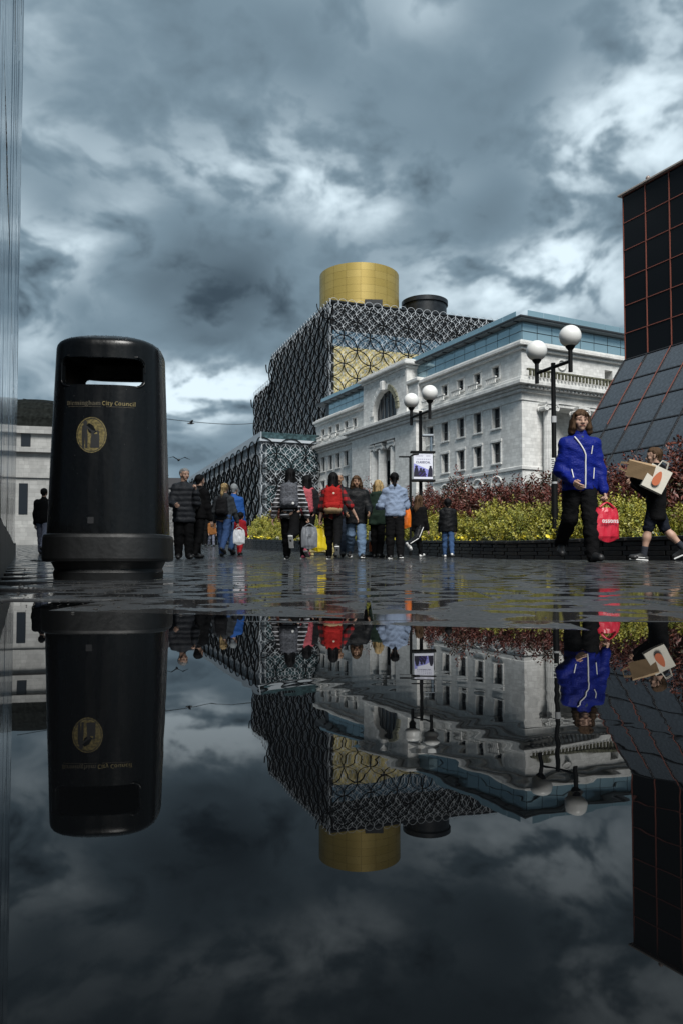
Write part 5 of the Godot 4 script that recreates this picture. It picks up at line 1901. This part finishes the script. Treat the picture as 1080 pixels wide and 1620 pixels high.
func backpack(who: Dictionary, label: String, m: Material, m2: Material, w: float, hh: float, y: float) -> Node3D:
	var o := held("backpack", label, "backpack", who, "backpacks")
	var z := front_z(who.top, 0.0, y, true)
	var c := Vector3(0, y, z - 0.055)
	var b := []
	for s in [-1.0, 1.0]:
		b.append([c + Vector3(s * (w / 2 - 0.075), -hh / 2 + 0.07, 0), c + Vector3(s * (w / 2 - 0.09), hh / 2 - 0.09, 0.01), 0.075, 0.07])
	b.append([c + Vector3(0, -hh / 2 + 0.08, -0.01), c + Vector3(0, hh / 2 - 0.075, 0), 0.085, 0.075])
	var n := nets(b, 0.014, 0.03)
	wrinkle(n, 0.01, 9.0, 5)
	put("pack_body", n.mesh(), m, o)
	n = nets([[c + Vector3(-w / 2 + 0.08, -hh * 0.24, -0.065), c + Vector3(w / 2 - 0.08, -hh * 0.24, -0.065), 0.05, 0.05], [c + Vector3(-w / 2 + 0.085, -hh * 0.34, -0.055), c + Vector3(w / 2 - 0.085, -hh * 0.34, -0.055), 0.05, 0.05]], 0.013, 0.03)
	wrinkle(n, 0.008, 9.0, 6)
	put("front_pocket", n.mesh(), m2, o)
	for s in [1.0, -1.0]:
		var g := Geo.new()
		var sh: Vector3 = who.neck + Vector3(s * 0.072 * who.h, 0, 0)
		var tp: float = sh.y + 0.035
		g.tube([c + Vector3(s * 0.06, hh * 0.38, 0.03), Vector3(sh.x, tp, sh.z - 0.02), Vector3(sh.x * 1.05, tp - 0.02, sh.z + 0.06), Vector3(sh.x * 1.1, tp - 0.16, sh.z + 0.115), Vector3(sh.x * 1.25, tp - 0.32, sh.z + 0.07), c + Vector3(s * (w / 2 - 0.02), -hh * 0.3, 0.03)], [0.02, 0.024, 0.024, 0.024, 0.016, 0.014], 6)
		part("strap", g, m, o)
	var g := Geo.new()
	g.tube([c + Vector3(-0.03, hh / 2 - 0.02, -0.01), c + Vector3(0, hh / 2 + 0.03, -0.01), c + Vector3(0.03, hh / 2 - 0.02, -0.01)], [0.008, 0.008, 0.008], 6)
	part("grab_loop", g, m2, o)
	return o
func cloth(key: String, c: Color, rough := 0.85) -> StandardMaterial3D:
	var m := mat("cloth_" + key, c, rough, 0.0, "cloth", 3.0)
	m.metallic_specular = 0.25
	relief(m, "bump", 0.5)
	return m
func build_people() -> void:
	var blk := cloth("black", Color(0.006, 0.006, 0.007))
	var jean := cloth("denim", Color(0.06, 0.12, 0.26))
	var pale_jean := cloth("pale_denim", Color(0.20, 0.30, 0.45))
	var shoe := mat("shoe_black", Color(0.012, 0.012, 0.013), 0.5)
	var white := mat("white_rubber", Color(0.68, 0.68, 0.67), 0.5)
	var hb := vivid("hair_black", 0.7); hb.albedo_color = Color(0.008, 0.008, 0.009).linear_to_srgb()
	var hbr := vivid("hair_brown", 0.7); hbr.albedo_color = Color(0.085, 0.05, 0.028).linear_to_srgb()
	var hbl := vivid("hair_blonde", 0.7); hbl.albedo_color = Color(0.42, 0.30, 0.15).linear_to_srgb()
	var hgr := vivid("hair_grey", 0.5); hgr.albedo_color = Color(0.28, 0.28, 0.28).linear_to_srgb()
	for hm in [hb, hbr, hbl, hgr]: hm.metallic_specular = 0.25
	var plastic := func(k: String, c: Color) -> StandardMaterial3D: return mat("plastic_" + k, c, 0.32)
	# woman in the blue jacket
	var blue := cloth("royal_blue", Color(0.009, 0.022, 0.27), 0.5)
	var w := person("woman in royal blue jacket with white zip carrying a red bag", {"x": 917, "D": 8.35, "yaw": 3, "h": 1.65, "legs": [11, 4, -10, 40], "arms": [2, 11, 10, 4, -8, 12, 60, 30], "top": blue, "fit": 1.13, "hem": 0.475, "bottom": blk, "loose": 1.12, "shoe": shoe, "hair": "hair_bob", "hair_mat": hbr, "cell": 0.012, "fold": 0.012, "grip_l": true, "hood": true, "look": -4})
	var g := Geo.new()
	var zip := []
	var rad := []
	for k in 15:
		var y: float = lerpf(w.neck.y - 0.0, w.pel.y - 0.075, k / 14.0)
		var x := 0.018 - 0.11 * pow(maxf(0.0, 1.0 - k / 5.0), 1.3)
		zip.append(Vector3(x, y, front_z(w.top, x, y) + 0.004)); rad.append(0.0085)
	g.tube(zip, rad, 5)
	part("zip", g, white, w.body)
	for q in [[0.1, -0.10, -0.19], [0.12, -0.34, -0.46], [-0.13, -0.36, -0.46]]:
		g = Geo.new()
		var z1 := front_z(w.top, q[0], w.neck.y + q[1])
		var z2 := front_z(w.top, q[0], w.neck.y + q[2])
		g.tube([Vector3(q[0], w.neck.y + q[1], z1 + 0.003), Vector3(q[0] - 0.012, w.neck.y + q[2], z2 + 0.003)], [0.006, 0.006], 5)
		part("pocket_zip", g, white, w.body)
	g = Geo.new()
	g.ball(w.neck + Vector3(0.0, -0.045, 0.055), Vector3(0.045, 0.07, 0.045), 14, 8)
	part("shirt_neck", g, cloth("grey_green", Color(0.08, 0.11, 0.12)), w.body)
	carrier(w, 1.0, "red plastic carrier bag with white lettering held by woman in blue", plastic.call("red", Color(0.50, 0.018, 0.04)), 0.30, 0.36, 12, "ossons", white)
	# boy with bags over his shoulder
	var boy := person("boy in black coat and shorts with paper bags over his shoulder", {"x": 1038, "D": 10.3, "yaw": -112, "h": 1.52, "legs": [16, 6, -16, 24], "lean": 0, "arms": [28, 12, 105, 0, 25, 14, 100, 0], "top": blk, "fit": 1.28, "hem": 0.36, "bottom": cloth("navy", Color(0.016, 0.02, 0.032)), "shorts": true, "shoe": shoe, "sole": white, "hair": "hair_short", "hair_mat": hbr, "cell": 0.014, "hood": true, "grip_l": true, "grip_r": true})
	for s in [1.0, -1.0]:
		var sk: Dictionary = boy.J[s]
		var n := nets([[sk.ank.lerp(sk.knee, -0.05), sk.ank.lerp(sk.knee, 0.26), 0.028 * 1.52, 0.03 * 1.52]], 0.012, 0.02)
		put("sock", n.mesh(), cloth("sock_grey", Color(0.05, 0.055, 0.07)), boy.body)
	var bag := func(name: String, label: String, c: Vector3, eu: Vector3, sz: Vector3, m: Material) -> Node3D:
		var o := thing(name, label, "bag", c, 0.0, "paper bags")
		o.rotation = eu
		var q := Geo.new()
		var nx := 8
		for z in [1.0, -1.0]:
			for i in nx:
				for k in nx:
					var p := []
					for e in [[i, k], [i + 1, k], [i + 1, k + 1], [i, k + 1]]:
						var u: float = e[0] / float(nx) - 0.5
						var v: float = e[1] / float(nx) - 0.5
						p.append(Vector3(u * sz.x, v * sz.y, z * (sz.z * 0.5 * (0.75 - 0.5 * v) + 0.0008 * sin(u * 9.0 + v * 11.0))))
					if z > 0: q.quad(p[0], p[1], p[2], p[3])
					else: q.quad(p[3], p[2], p[1], p[0])
		for u in [-0.5, 0.5]:
			for k in nx:
				var v := k / float(nx) - 0.5
				var v2 := (k + 1) / float(nx) - 0.5
				var z1 := sz.z * 0.5 * (0.75 - 0.5 * v)
				var z2 := sz.z * 0.5 * (0.75 - 0.5 * v2)
				var a := [Vector3(u * sz.x, v * sz.y, z1), Vector3(u * sz.x, v * sz.y, -z1), Vector3(u * sz.x, v2 * sz.y, -z2), Vector3(u * sz.x, v2 * sz.y, z2)]
				if u > 0: q.quad(a[0], a[1], a[2], a[3])
				else: q.quad(a[3], a[2], a[1], a[0])
		q.quad(Vector3(-sz.x / 2, -sz.y / 2, -sz.z * 0.5), Vector3(sz.x / 2, -sz.y / 2, -sz.z * 0.5), Vector3(sz.x / 2, -sz.y / 2, sz.z * 0.5), Vector3(-sz.x / 2, -sz.y / 2, sz.z * 0.5))
		part("bag_body", q, m, o)
		for z in [1.0, -1.0]:
			q = Geo.new()
			q.tube([Vector3(-0.06, sz.y / 2 - 0.01, z * 0.03), Vector3(-0.04, sz.y / 2 + 0.09, z * 0.03), Vector3(0.04, sz.y / 2 + 0.09, z * 0.03), Vector3(0.06, sz.y / 2 - 0.01, z * 0.03)], [0.006, 0.006, 0.006, 0.006], 6)
			part("handle", q, m, o)
		return o
	bag.call("paper_bag", "brown paper carrier bag lying across the boy's shoulder", px(1012, 744, 10.0), Vector3(deg_to_rad(20), deg_to_rad(-25), deg_to_rad(72)), Vector3(0.21, 0.34, 0.12), mat("kraft_paper", Color(0.33, 0.22, 0.12), 0.8))
	var wb: Node3D = bag.call("paper_bag", "white paper bag with an orange drop emblem on the boy's back", px(1037, 758, 9.95), Vector3(0, deg_to_rad(-12), deg_to_rad(-28)), Vector3(0.28, 0.32, 0.14), mat("white_paper", Color(0.55, 0.52, 0.45), 0.8))
	g = Geo.new()
	var dp := PackedVector2Array()
	for k in 24:
		var a := TAU * k / 24
		dp.append(Vector2(sin(a) * 0.048 * (1.0 - 0.35 * cos(a)), cos(a) * 0.1))
	g.prism(dp, 0.088, 0.094)
	part("emblem", g, mat("drop_orange", Color(0.50, 0.13, 0.05), 0.6), wb)
	# left pair
	person("grey-haired person in dark quilted coat raising a hand to the mouth", {"x": 291, "D": 14.6, "yaw": 18, "h": 1.71, "legs": [3, 2, -3, 2], "arms": [20, 12, 135, 18, 8, 16, 70, 25], "top": cloth("charcoal", Color(0.035, 0.038, 0.045), 0.5), "top_name": "quilted_coat", "fit": 1.3, "hem": 0.40, "quilt": 0.1, "bottom": blk, "loose": 1.2, "shoe": shoe, "hair": "hair_short", "hair_mat": hgr, "look": 25, "grip_l": true, "hood": true})
	var q := person("person in black jacket beside the quilted coat wearing a dark backpack", {"x": 313, "D": 15.2, "yaw": 150, "h": 1.66, "legs": [8, 4, -6, 8], "top": blk, "fit": 1.25, "bottom": blk, "shoe": shoe, "hair": "hair_short", "hair_mat": hb})
	backpack(q, "black backpack on person next to the quilted coat", cloth("pack_black", Color(0.014, 0.014, 0.016)), cloth("pack_grey", Color(0.12, 0.13, 0.14)), 0.3, 0.44, q.neck.y - 0.22)
	# blonde with jeans, person in blue, child in red
	q = person("woman with blonde ponytail, grey hooded jacket and blue jeans walking away", {"x": 354, "D": 17.2, "yaw": 172, "h": 1.64, "legs": [10, 6, -14, 16], "arms": [6, 16, 14, 4, 6, 16, 14, 4], "top": cloth("slate", Color(0.055, 0.062, 0.07)), "fit": 1.15, "hem": 0.5, "bottom": cloth("blue_jean", Color(0.05, 0.10, 0.24)), "shoe": shoe, "hair": "hair_tail", "hair_mat": hbl, "hood": true, "grip_r": true})
	backpack(q, "black backpack worn by the blonde ponytailed woman", cloth("pack_black", Color.BLACK), cloth("pack_black", Color.BLACK), 0.29, 0.42, q.neck.y - 0.24)
	carrier(q, -1.0, "white plastic carrier bag hanging beside the child in red", plastic.call("white", Color(0.55, 0.57, 0.60)), 0.27, 0.34, 20)
	person("person in bright blue coat and grey woolly hat", {"x": 369, "D": 18.6, "yaw": 165, "h": 1.72, "legs": [12, 6, -12, 14], "top": cloth("bright_blue", Color(0.03, 0.13, 0.46), 0.6), "fit": 1.25, "bottom": jean, "shoe": shoe, "hair": "hat", "hair_mat": cloth("hat_grey", Color(0.35, 0.38, 0.40))})
	person("small child in red coat and red trousers", {"x": 380, "D": 18.3, "yaw": 170, "h": 0.99, "legs": [10, 6, -10, 10], "top": cloth("red", Color(0.42, 0.022, 0.03)), "fit": 1.3, "bottom": cloth("red", Color.RED), "shoe": shoe, "hair": "hair_short", "hair_mat": hb, "hood": true})
	# striped top and pink pack
	var stripe := mat("striped_knit", Color.WHITE, 0.85, 0.0, "stripes", 1.0 / 0.075)
	q = person("person in black and white striped top with long black hair", {"x": 459, "D": 13.9, "yaw": 176, "h": 1.68, "legs": [16, 6, -18, 38], "arms": [-4, 20, 14, 6, 4, 18, 12, 4], "top": stripe, "fit": 1.12, "hem": 0.46, "top_name": "striped_top", "bottom": blk, "loose": 1.1, "shoe": shoe, "sole": white, "hair": "hair_long", "hair_mat": hb, "grip_r": true})
	var gp := mat("pack_marl", Color(0.15, 0.16, 0.19), 0.8, 0.0, "blotch", 5.0)
	var bp := backpack(q, "grey marl backpack with a small round white badge", gp, gp, 0.34, 0.47, q.neck.y - 0.2)
	g = Geo.new()
	g.xf = Transform3D(Basis(), Vector3(-0.09, q.neck.y - 0.36, front_z(q.top, 0, q.neck.y - 0.2, true) - 0.175))
	g.ball(Vector3.ZERO, Vector3(0.024, 0.024, 0.006), 14, 6)
	part("badge", g, white, bp)
	carrier(q, -1.0, "grey plastic carrier bag with dark letters beside striped top", plastic.call("grey", Color(0.16, 0.17, 0.19)), 0.30, 0.40, 190, "JD", mat("print_dark", Color(0.03, 0.03, 0.035), 0.6))
	q = person("person with long black hair, light collar and pink shoes", {"x": 485, "D": 14.9, "yaw": 168, "h": 1.62, "legs": [6, 4, -10, 20], "arms": [10, 10, 30, 6, 6, 14, 16, 4], "top": cloth("dark_grey", Color(0.02, 0.02, 0.023)), "fit": 1.12, "bottom": blk, "shoe": mat("shoe_pink", Color(0.55, 0.10, 0.16), 0.6), "sole": white, "hair": "hair_long", "hair_mat": hb, "grip_r": true})
	g = Geo.new(); g.ball(q.neck + Vector3(0, 0.0, -0.045), Vector3(0.085, 0.045, 0.05), 14, 8)
	part("scarf", g, cloth("pale_scarf", Color(0.42, 0.48, 0.58)), q.body)
	var pk := cloth("pink", Color(0.62, 0.14, 0.17))
	backpack(q, "coral pink backpack next to the striped top", pk, pk, 0.34, 0.5, q.neck.y - 0.22)
	carrier(q, -1.0, "yellow carrier bag hanging behind the pink backpack", plastic.call("yellow", Color(0.62, 0.47, 0.015)), 0.24, 0.36, 185)
	# plaid shirt with red pack
	var plaid := mat("plaid_flannel", Color.WHITE, 0.85, 0.0, "plaid", 1.0 / 0.13)
	q = person("person in red and black plaid shirt with long dark hair", {"x": 527, "D": 14.3, "yaw": 178, "h": 1.64, "legs": [14, 6, -16, 24], "arms": [4, 12, 10, 2, -2, 32, 24, 4], "top": plaid, "top_name": "plaid_shirt", "fit": 1.14, "hem": 0.48, "cuff": 0.15, "bottom": blk, "shoe": shoe, "sole": white, "hair": "hair_long", "hair_mat": hb, "grip_l": true})
	var rd := cloth("pack_red", Color(0.50, 0.025, 0.022))
	bp = backpack(q, "bright red backpack with tan base on the plaid shirt", rd, rd, 0.35, 0.48, q.neck.y - 0.22)
	var bz := front_z(q.top, 0, q.neck.y - 0.22, true) - 0.055
	put("leather_base", nets([[Vector3(-0.09, q.neck.y - 0.415, bz - 0.01), Vector3(0.09, q.neck.y - 0.415, bz - 0.01), 0.082, 0.082], [Vector3(-0.07, q.neck.y - 0.405, bz - 0.05), Vector3(0.07, q.neck.y - 0.405, bz - 0.05), 0.06, 0.06]], 0.014, 0.03).mesh(), mat("tan_suede", Color(0.36, 0.24, 0.13), 0.8), bp)
	g = Geo.new(); g.ball(Vector3(-0.02, q.neck.y - 0.12, bz - 0.082), Vector3(0.022, 0.02, 0.006), 12, 6)
	part("badge", g, mat("badge_cream", Color(0.6, 0.5, 0.4), 0.6), bp)
	carrier(q, 1.0, "large bright yellow carrier bag held by the plaid shirt person", plastic.call("yellow", Color.YELLOW), 0.32, 0.42, 170)
	# the pair that walks towards us
	person("man with short grey hair in dark coat behind the red backpack", {"x": 537, "D": 16.3, "yaw": -8, "h": 1.80, "legs": [12, 6, -10, 14], "top": cloth("ink", Color(0.014, 0.016, 0.02)), "fit": 1.25, "hem": 0.42, "bottom": cloth("dark_denim", Color(0.02, 0.03, 0.05)), "shoe": shoe, "hair": "hair_short", "hair_mat": hgr, "skin": "tan", "look": 12})
	q = person("person in puffed black jacket and pale blue jeans facing us", {"x": 563, "D": 15.2, "yaw": 4, "h": 1.63, "legs": [8, 6, -10, 18], "arms": [12, 14, 50, 16, 10, 14, 50, 18], "top": cloth("jet", Color(0.012, 0.013, 0.015), 0.45), "fit": 1.4, "hem": 0.42, "bottom": pale_jean, "loose": 1.25, "shoe": shoe, "sole": white, "hair": "hair_bob", "hair_mat": hbr, "wide": 1.12, "skin": "tan"})
	# green parka, pale hoodie
	q = person("person with blonde hair in dark green parka", {"x": 597, "D": 15.9, "yaw": 160, "h": 1.60, "legs": [5, 4, -5, 6], "arms": [14, 10, 60, 14, 14, 10, 50, 10], "top": cloth("bottle_green", Color(0.022, 0.042, 0.03)), "fit": 1.28, "hem": 0.42, "bottom": blk, "shoe": shoe, "hair": "hair_bob", "hair_mat": hbl, "hood": true, "grip_r": true})
	carrier(q, -1.0, "yellow carrier bag between the green parka and pale hoodie", plastic.call("yellow", Color.YELLOW), 0.26, 0.32, 165)
	q = person("woman in pale blue hoodie with black ponytail and black trousers", {"x": 624, "D": 15.0, "yaw": 186, "h": 1.68, "legs": [4, 2, -6, 4], "arms": [10, 22, 75, 14, 14, 18, 80, 14], "top": cloth("pale_blue", Color(0.34, 0.43, 0.60)), "top_name": "hoodie", "fit": 1.22, "hem": 0.49, "bottom": blk, "loose": 1.15, "shoe": shoe, "sole": white, "hair": "hair_tail", "hair_mat": hb, "fold": 0.02, "hood": true, "grip_r": true})
	carrier(q, -1.0, "orange carrier bag on the arm of the pale hoodie woman", plastic.call("orange", Color(0.66, 0.15, 0.015)), 0.30, 0.40, 185)
	q = person("girl with long brown hair in black with white striped trousers", {"x": 661, "D": 16.4, "yaw": 140, "h": 1.32, "legs": [16, 4, -24, 26], "top": blk, "fit": 1.25, "hem": 0.44, "bottom": cloth("jet", Color.BLACK), "shoe": white, "hair": "hair_long", "hair_mat": hbr})
	for s in [1.0, -1.0]:
		var L: Dictionary = q.J[s]
		g = Geo.new()
		var o := Vector3(s * 0.055, 0, 0)
		g.tube([L.hip + o * 1.5, L.knee + o * 1.12, L.ank + o * 0.85], [0.011, 0.011, 0.011], 5)
		part("side_stripe", g, white, q.body)
	person("boy in black jacket and blue jeans walking by the brick kerb", {"x": 708, "D": 16.3, "yaw": 178, "h": 1.22, "legs": [6, 4, -8, 10], "top": cloth("jet", Color.BLACK), "fit": 1.4, "hem": 0.44, "bottom": jean, "shoe": white, "hair": "hair_short", "hair_mat": hb, "hood": true})
	# far and half-hidden walkers
	person("person in black jacket and pale trousers between bin and shopfront", {"x": 68, "D": 20.0, "yaw": 185, "h": 1.72, "legs": [10, 6, -12, 16], "top": blk, "fit": 1.3, "bottom": cloth("pale_grey_blue", Color(0.22, 0.24, 0.32)), "shoe": shoe, "hair": "hair_short", "hair_mat": hb, "cell": 0.022})
	person("distant child in a tan orange coat", {"x": 335, "D": 33.0, "yaw": 30, "h": 1.2, "legs": [8, 4, -8, 10], "top": cloth("tan_orange", Color(0.36, 0.15, 0.05)), "fit": 1.3, "hem": 0.42, "bottom": cloth("pale_grey_blue", Color.WHITE), "shoe": shoe, "hair": "hair_long", "hair_mat": hbr, "cell": 0.024})
	person("distant person in black coat beside the tan coated child", {"x": 322, "D": 34.5, "yaw": 10, "h": 1.66, "legs": [8, 4, -8, 10], "top": blk, "fit": 1.3, "hem": 0.42, "bottom": blk, "shoe": shoe, "hair": "hair_long", "hair_mat": hb, "cell": 0.024})

# ---------- small things ----------
func build_small_things() -> void:
	# yellow plastic block behind the shoppers
	var b := on_ground(505, 18.5)
	var t := thing("barrier_block", "cream yellow plastic barrier foot behind the yellow carrier bag", "barrier", b, 0.2)
	var m := mat("barrier_yellow", Color(0.60, 0.50, 0.20), 0.55, 0.0, "blotch", 1.5)
	var g := Geo.new()
	g.box(Vector3(0, 0.12, 0), Vector3(0.8, 0.14, 0.4), 0.03)
	for s in [-1.0, 1.0]: g.box(Vector3(s * 0.26, 0.025, 0), Vector3(0.2, 0.06, 0.38), 0.01)
	part("foot", g, m, t)
	g = Geo.new()
	g.prism(PackedVector2Array([Vector2(-0.36, 0.19), Vector2(0.36, 0.19), Vector2(0.3, 0.52), Vector2(0.1, 0.56), Vector2(-0.1, 0.56), Vector2(-0.3, 0.5)]), -0.13, 0.13)
	part("upright", g, m, t)
	# slim marker post with white notice and orange sleeve
	b = on_ground(586, 16.6)
	t = thing("marker_post", "slim post with white notice above an orange sleeve", "post", b)
	var y := func(p: float) -> float: return px(586, p, 16.6).y - b.y
	g = Geo.new(); g.tube([Vector3(0, 0, 0), Vector3(0, y.call(838), 0)], [0.02, 0.02], 8)
	part("pole", g, mat("lamp_black", Color.BLACK), t)
	g = Geo.new(); g.box(Vector3(0, y.call(848), 0.03), Vector3(0.1, 0.2, 0.02), 0.005)
	part("notice", g, mat("notice_white", Color.WHITE), t)
	g = Geo.new(); g.tube([Vector3(0, 0.12, 0), Vector3(0, y.call(857), 0)], [0.042, 0.04], 10)
	part("sleeve", g, mat("sleeve_orange", Color(0.36, 0.09, 0.03), 0.6), t)
	g = Geo.new(); g.lathe([Vector2(0.2, 0.0), Vector2(0.2, 0.04), Vector2(0.06, 0.1), Vector2(0, 0.1)], 16)
	part("foot", g, mat("lamp_black", Color.BLACK), t)
	# overhead cable from the shopfront to the library
	g = Geo.new()
	var a := px(37, 631, 22.0)
	var c := px(405, 669, 122.0)
	var path := []
	var rad := []
	for k in 33:
		var f := k / 32.0
		path.append(a.lerp(c, f) - Vector3.UP * 4.0 * 0.45 * f * (1.0 - f))
		rad.append(lerpf(0.01, 0.05, f))
	g.tube(path, rad, 6)
	tag(part("overhead_cable", g, mat("cable_black", Color(0.015, 0.015, 0.017), 0.6)), "thin dark overhead cable strung between shopfront and library", "cable")
	# gulls
	for q in [[283, 728, 40.0, 0.4, "gull banking low over the distant roofs"], [302, 670, 46.0, 1.9, "gull gliding beneath the overhead cable"]]:
		var o := thing("gull", q[4], "bird", px(q[0], q[1], q[2]), q[3], "gulls in flight")
		var fm := mat("gull_grey", Color(0.10, 0.105, 0.11), 0.8)
		g = Geo.new()
		g.tube([Vector3(0, 0, -0.22), Vector3(0, 0, -0.1), Vector3(0, 0.01, 0.06), Vector3(0, 0.02, 0.17), Vector3(0, 0.015, 0.24)], [0.012, 0.05, 0.062, 0.035, 0.006], 8)
		part("body", g, fm, o)
		for s in [1.0, -1.0]:
			g = Geo.new()
			var p := [Vector3(s * 0.03, 0.02, 0.09), Vector3(s * 0.3, 0.16, 0.12), Vector3(s * 0.66, 0.05, -0.06), Vector3(s * 0.3, 0.15, -0.02), Vector3(s * 0.03, 0.01, -0.06)]
			for z in [0.0, 0.012]:
				var u: Vector3 = Vector3.UP * z
				g.quad(p[0] + u, p[1] + u, p[3] + u, p[4] + u)
				g.tri(p[1] + u, p[2] + u, p[3] + u)
			part("wing", g, fm, o)
	# low far building between bin and library
	var fb := on_ground(266, 230)
	var far := thing("far_building", "small far-off pale building with dark roof beside the library", "building", fb, 0.15)
	var wy := px(270, 775, 230).y - fb.y
	g = Geo.new(); g.box(Vector3(0, wy / 2, 0), Vector3(14, wy, 12))
	part("wall", g, mat("far_wall", Color(0.3, 0.3, 0.3), 0.85, 0.0, "blotch", 0.2), far)
	g = Geo.new(); g.prism(PackedVector2Array([Vector2(-7.5, wy), Vector2(7.5, wy), Vector2(5.0, wy + 3.0), Vector2(-5.0, wy + 3.0)]), -6.4, 6.4)
	part("roof", g, mat("far_roof", Color(0.05, 0.05, 0.055), 0.8), far)
	for i in 5:
		for k in 3:
			g = Geo.new(); g.box(Vector3(-5.2 + i * 2.6, wy - 2.5 - k * 4.0, 6.02), Vector3(1.3, 2.0, 0.1))
			part("window", g, mat("window_dark", Color.BLACK), far)
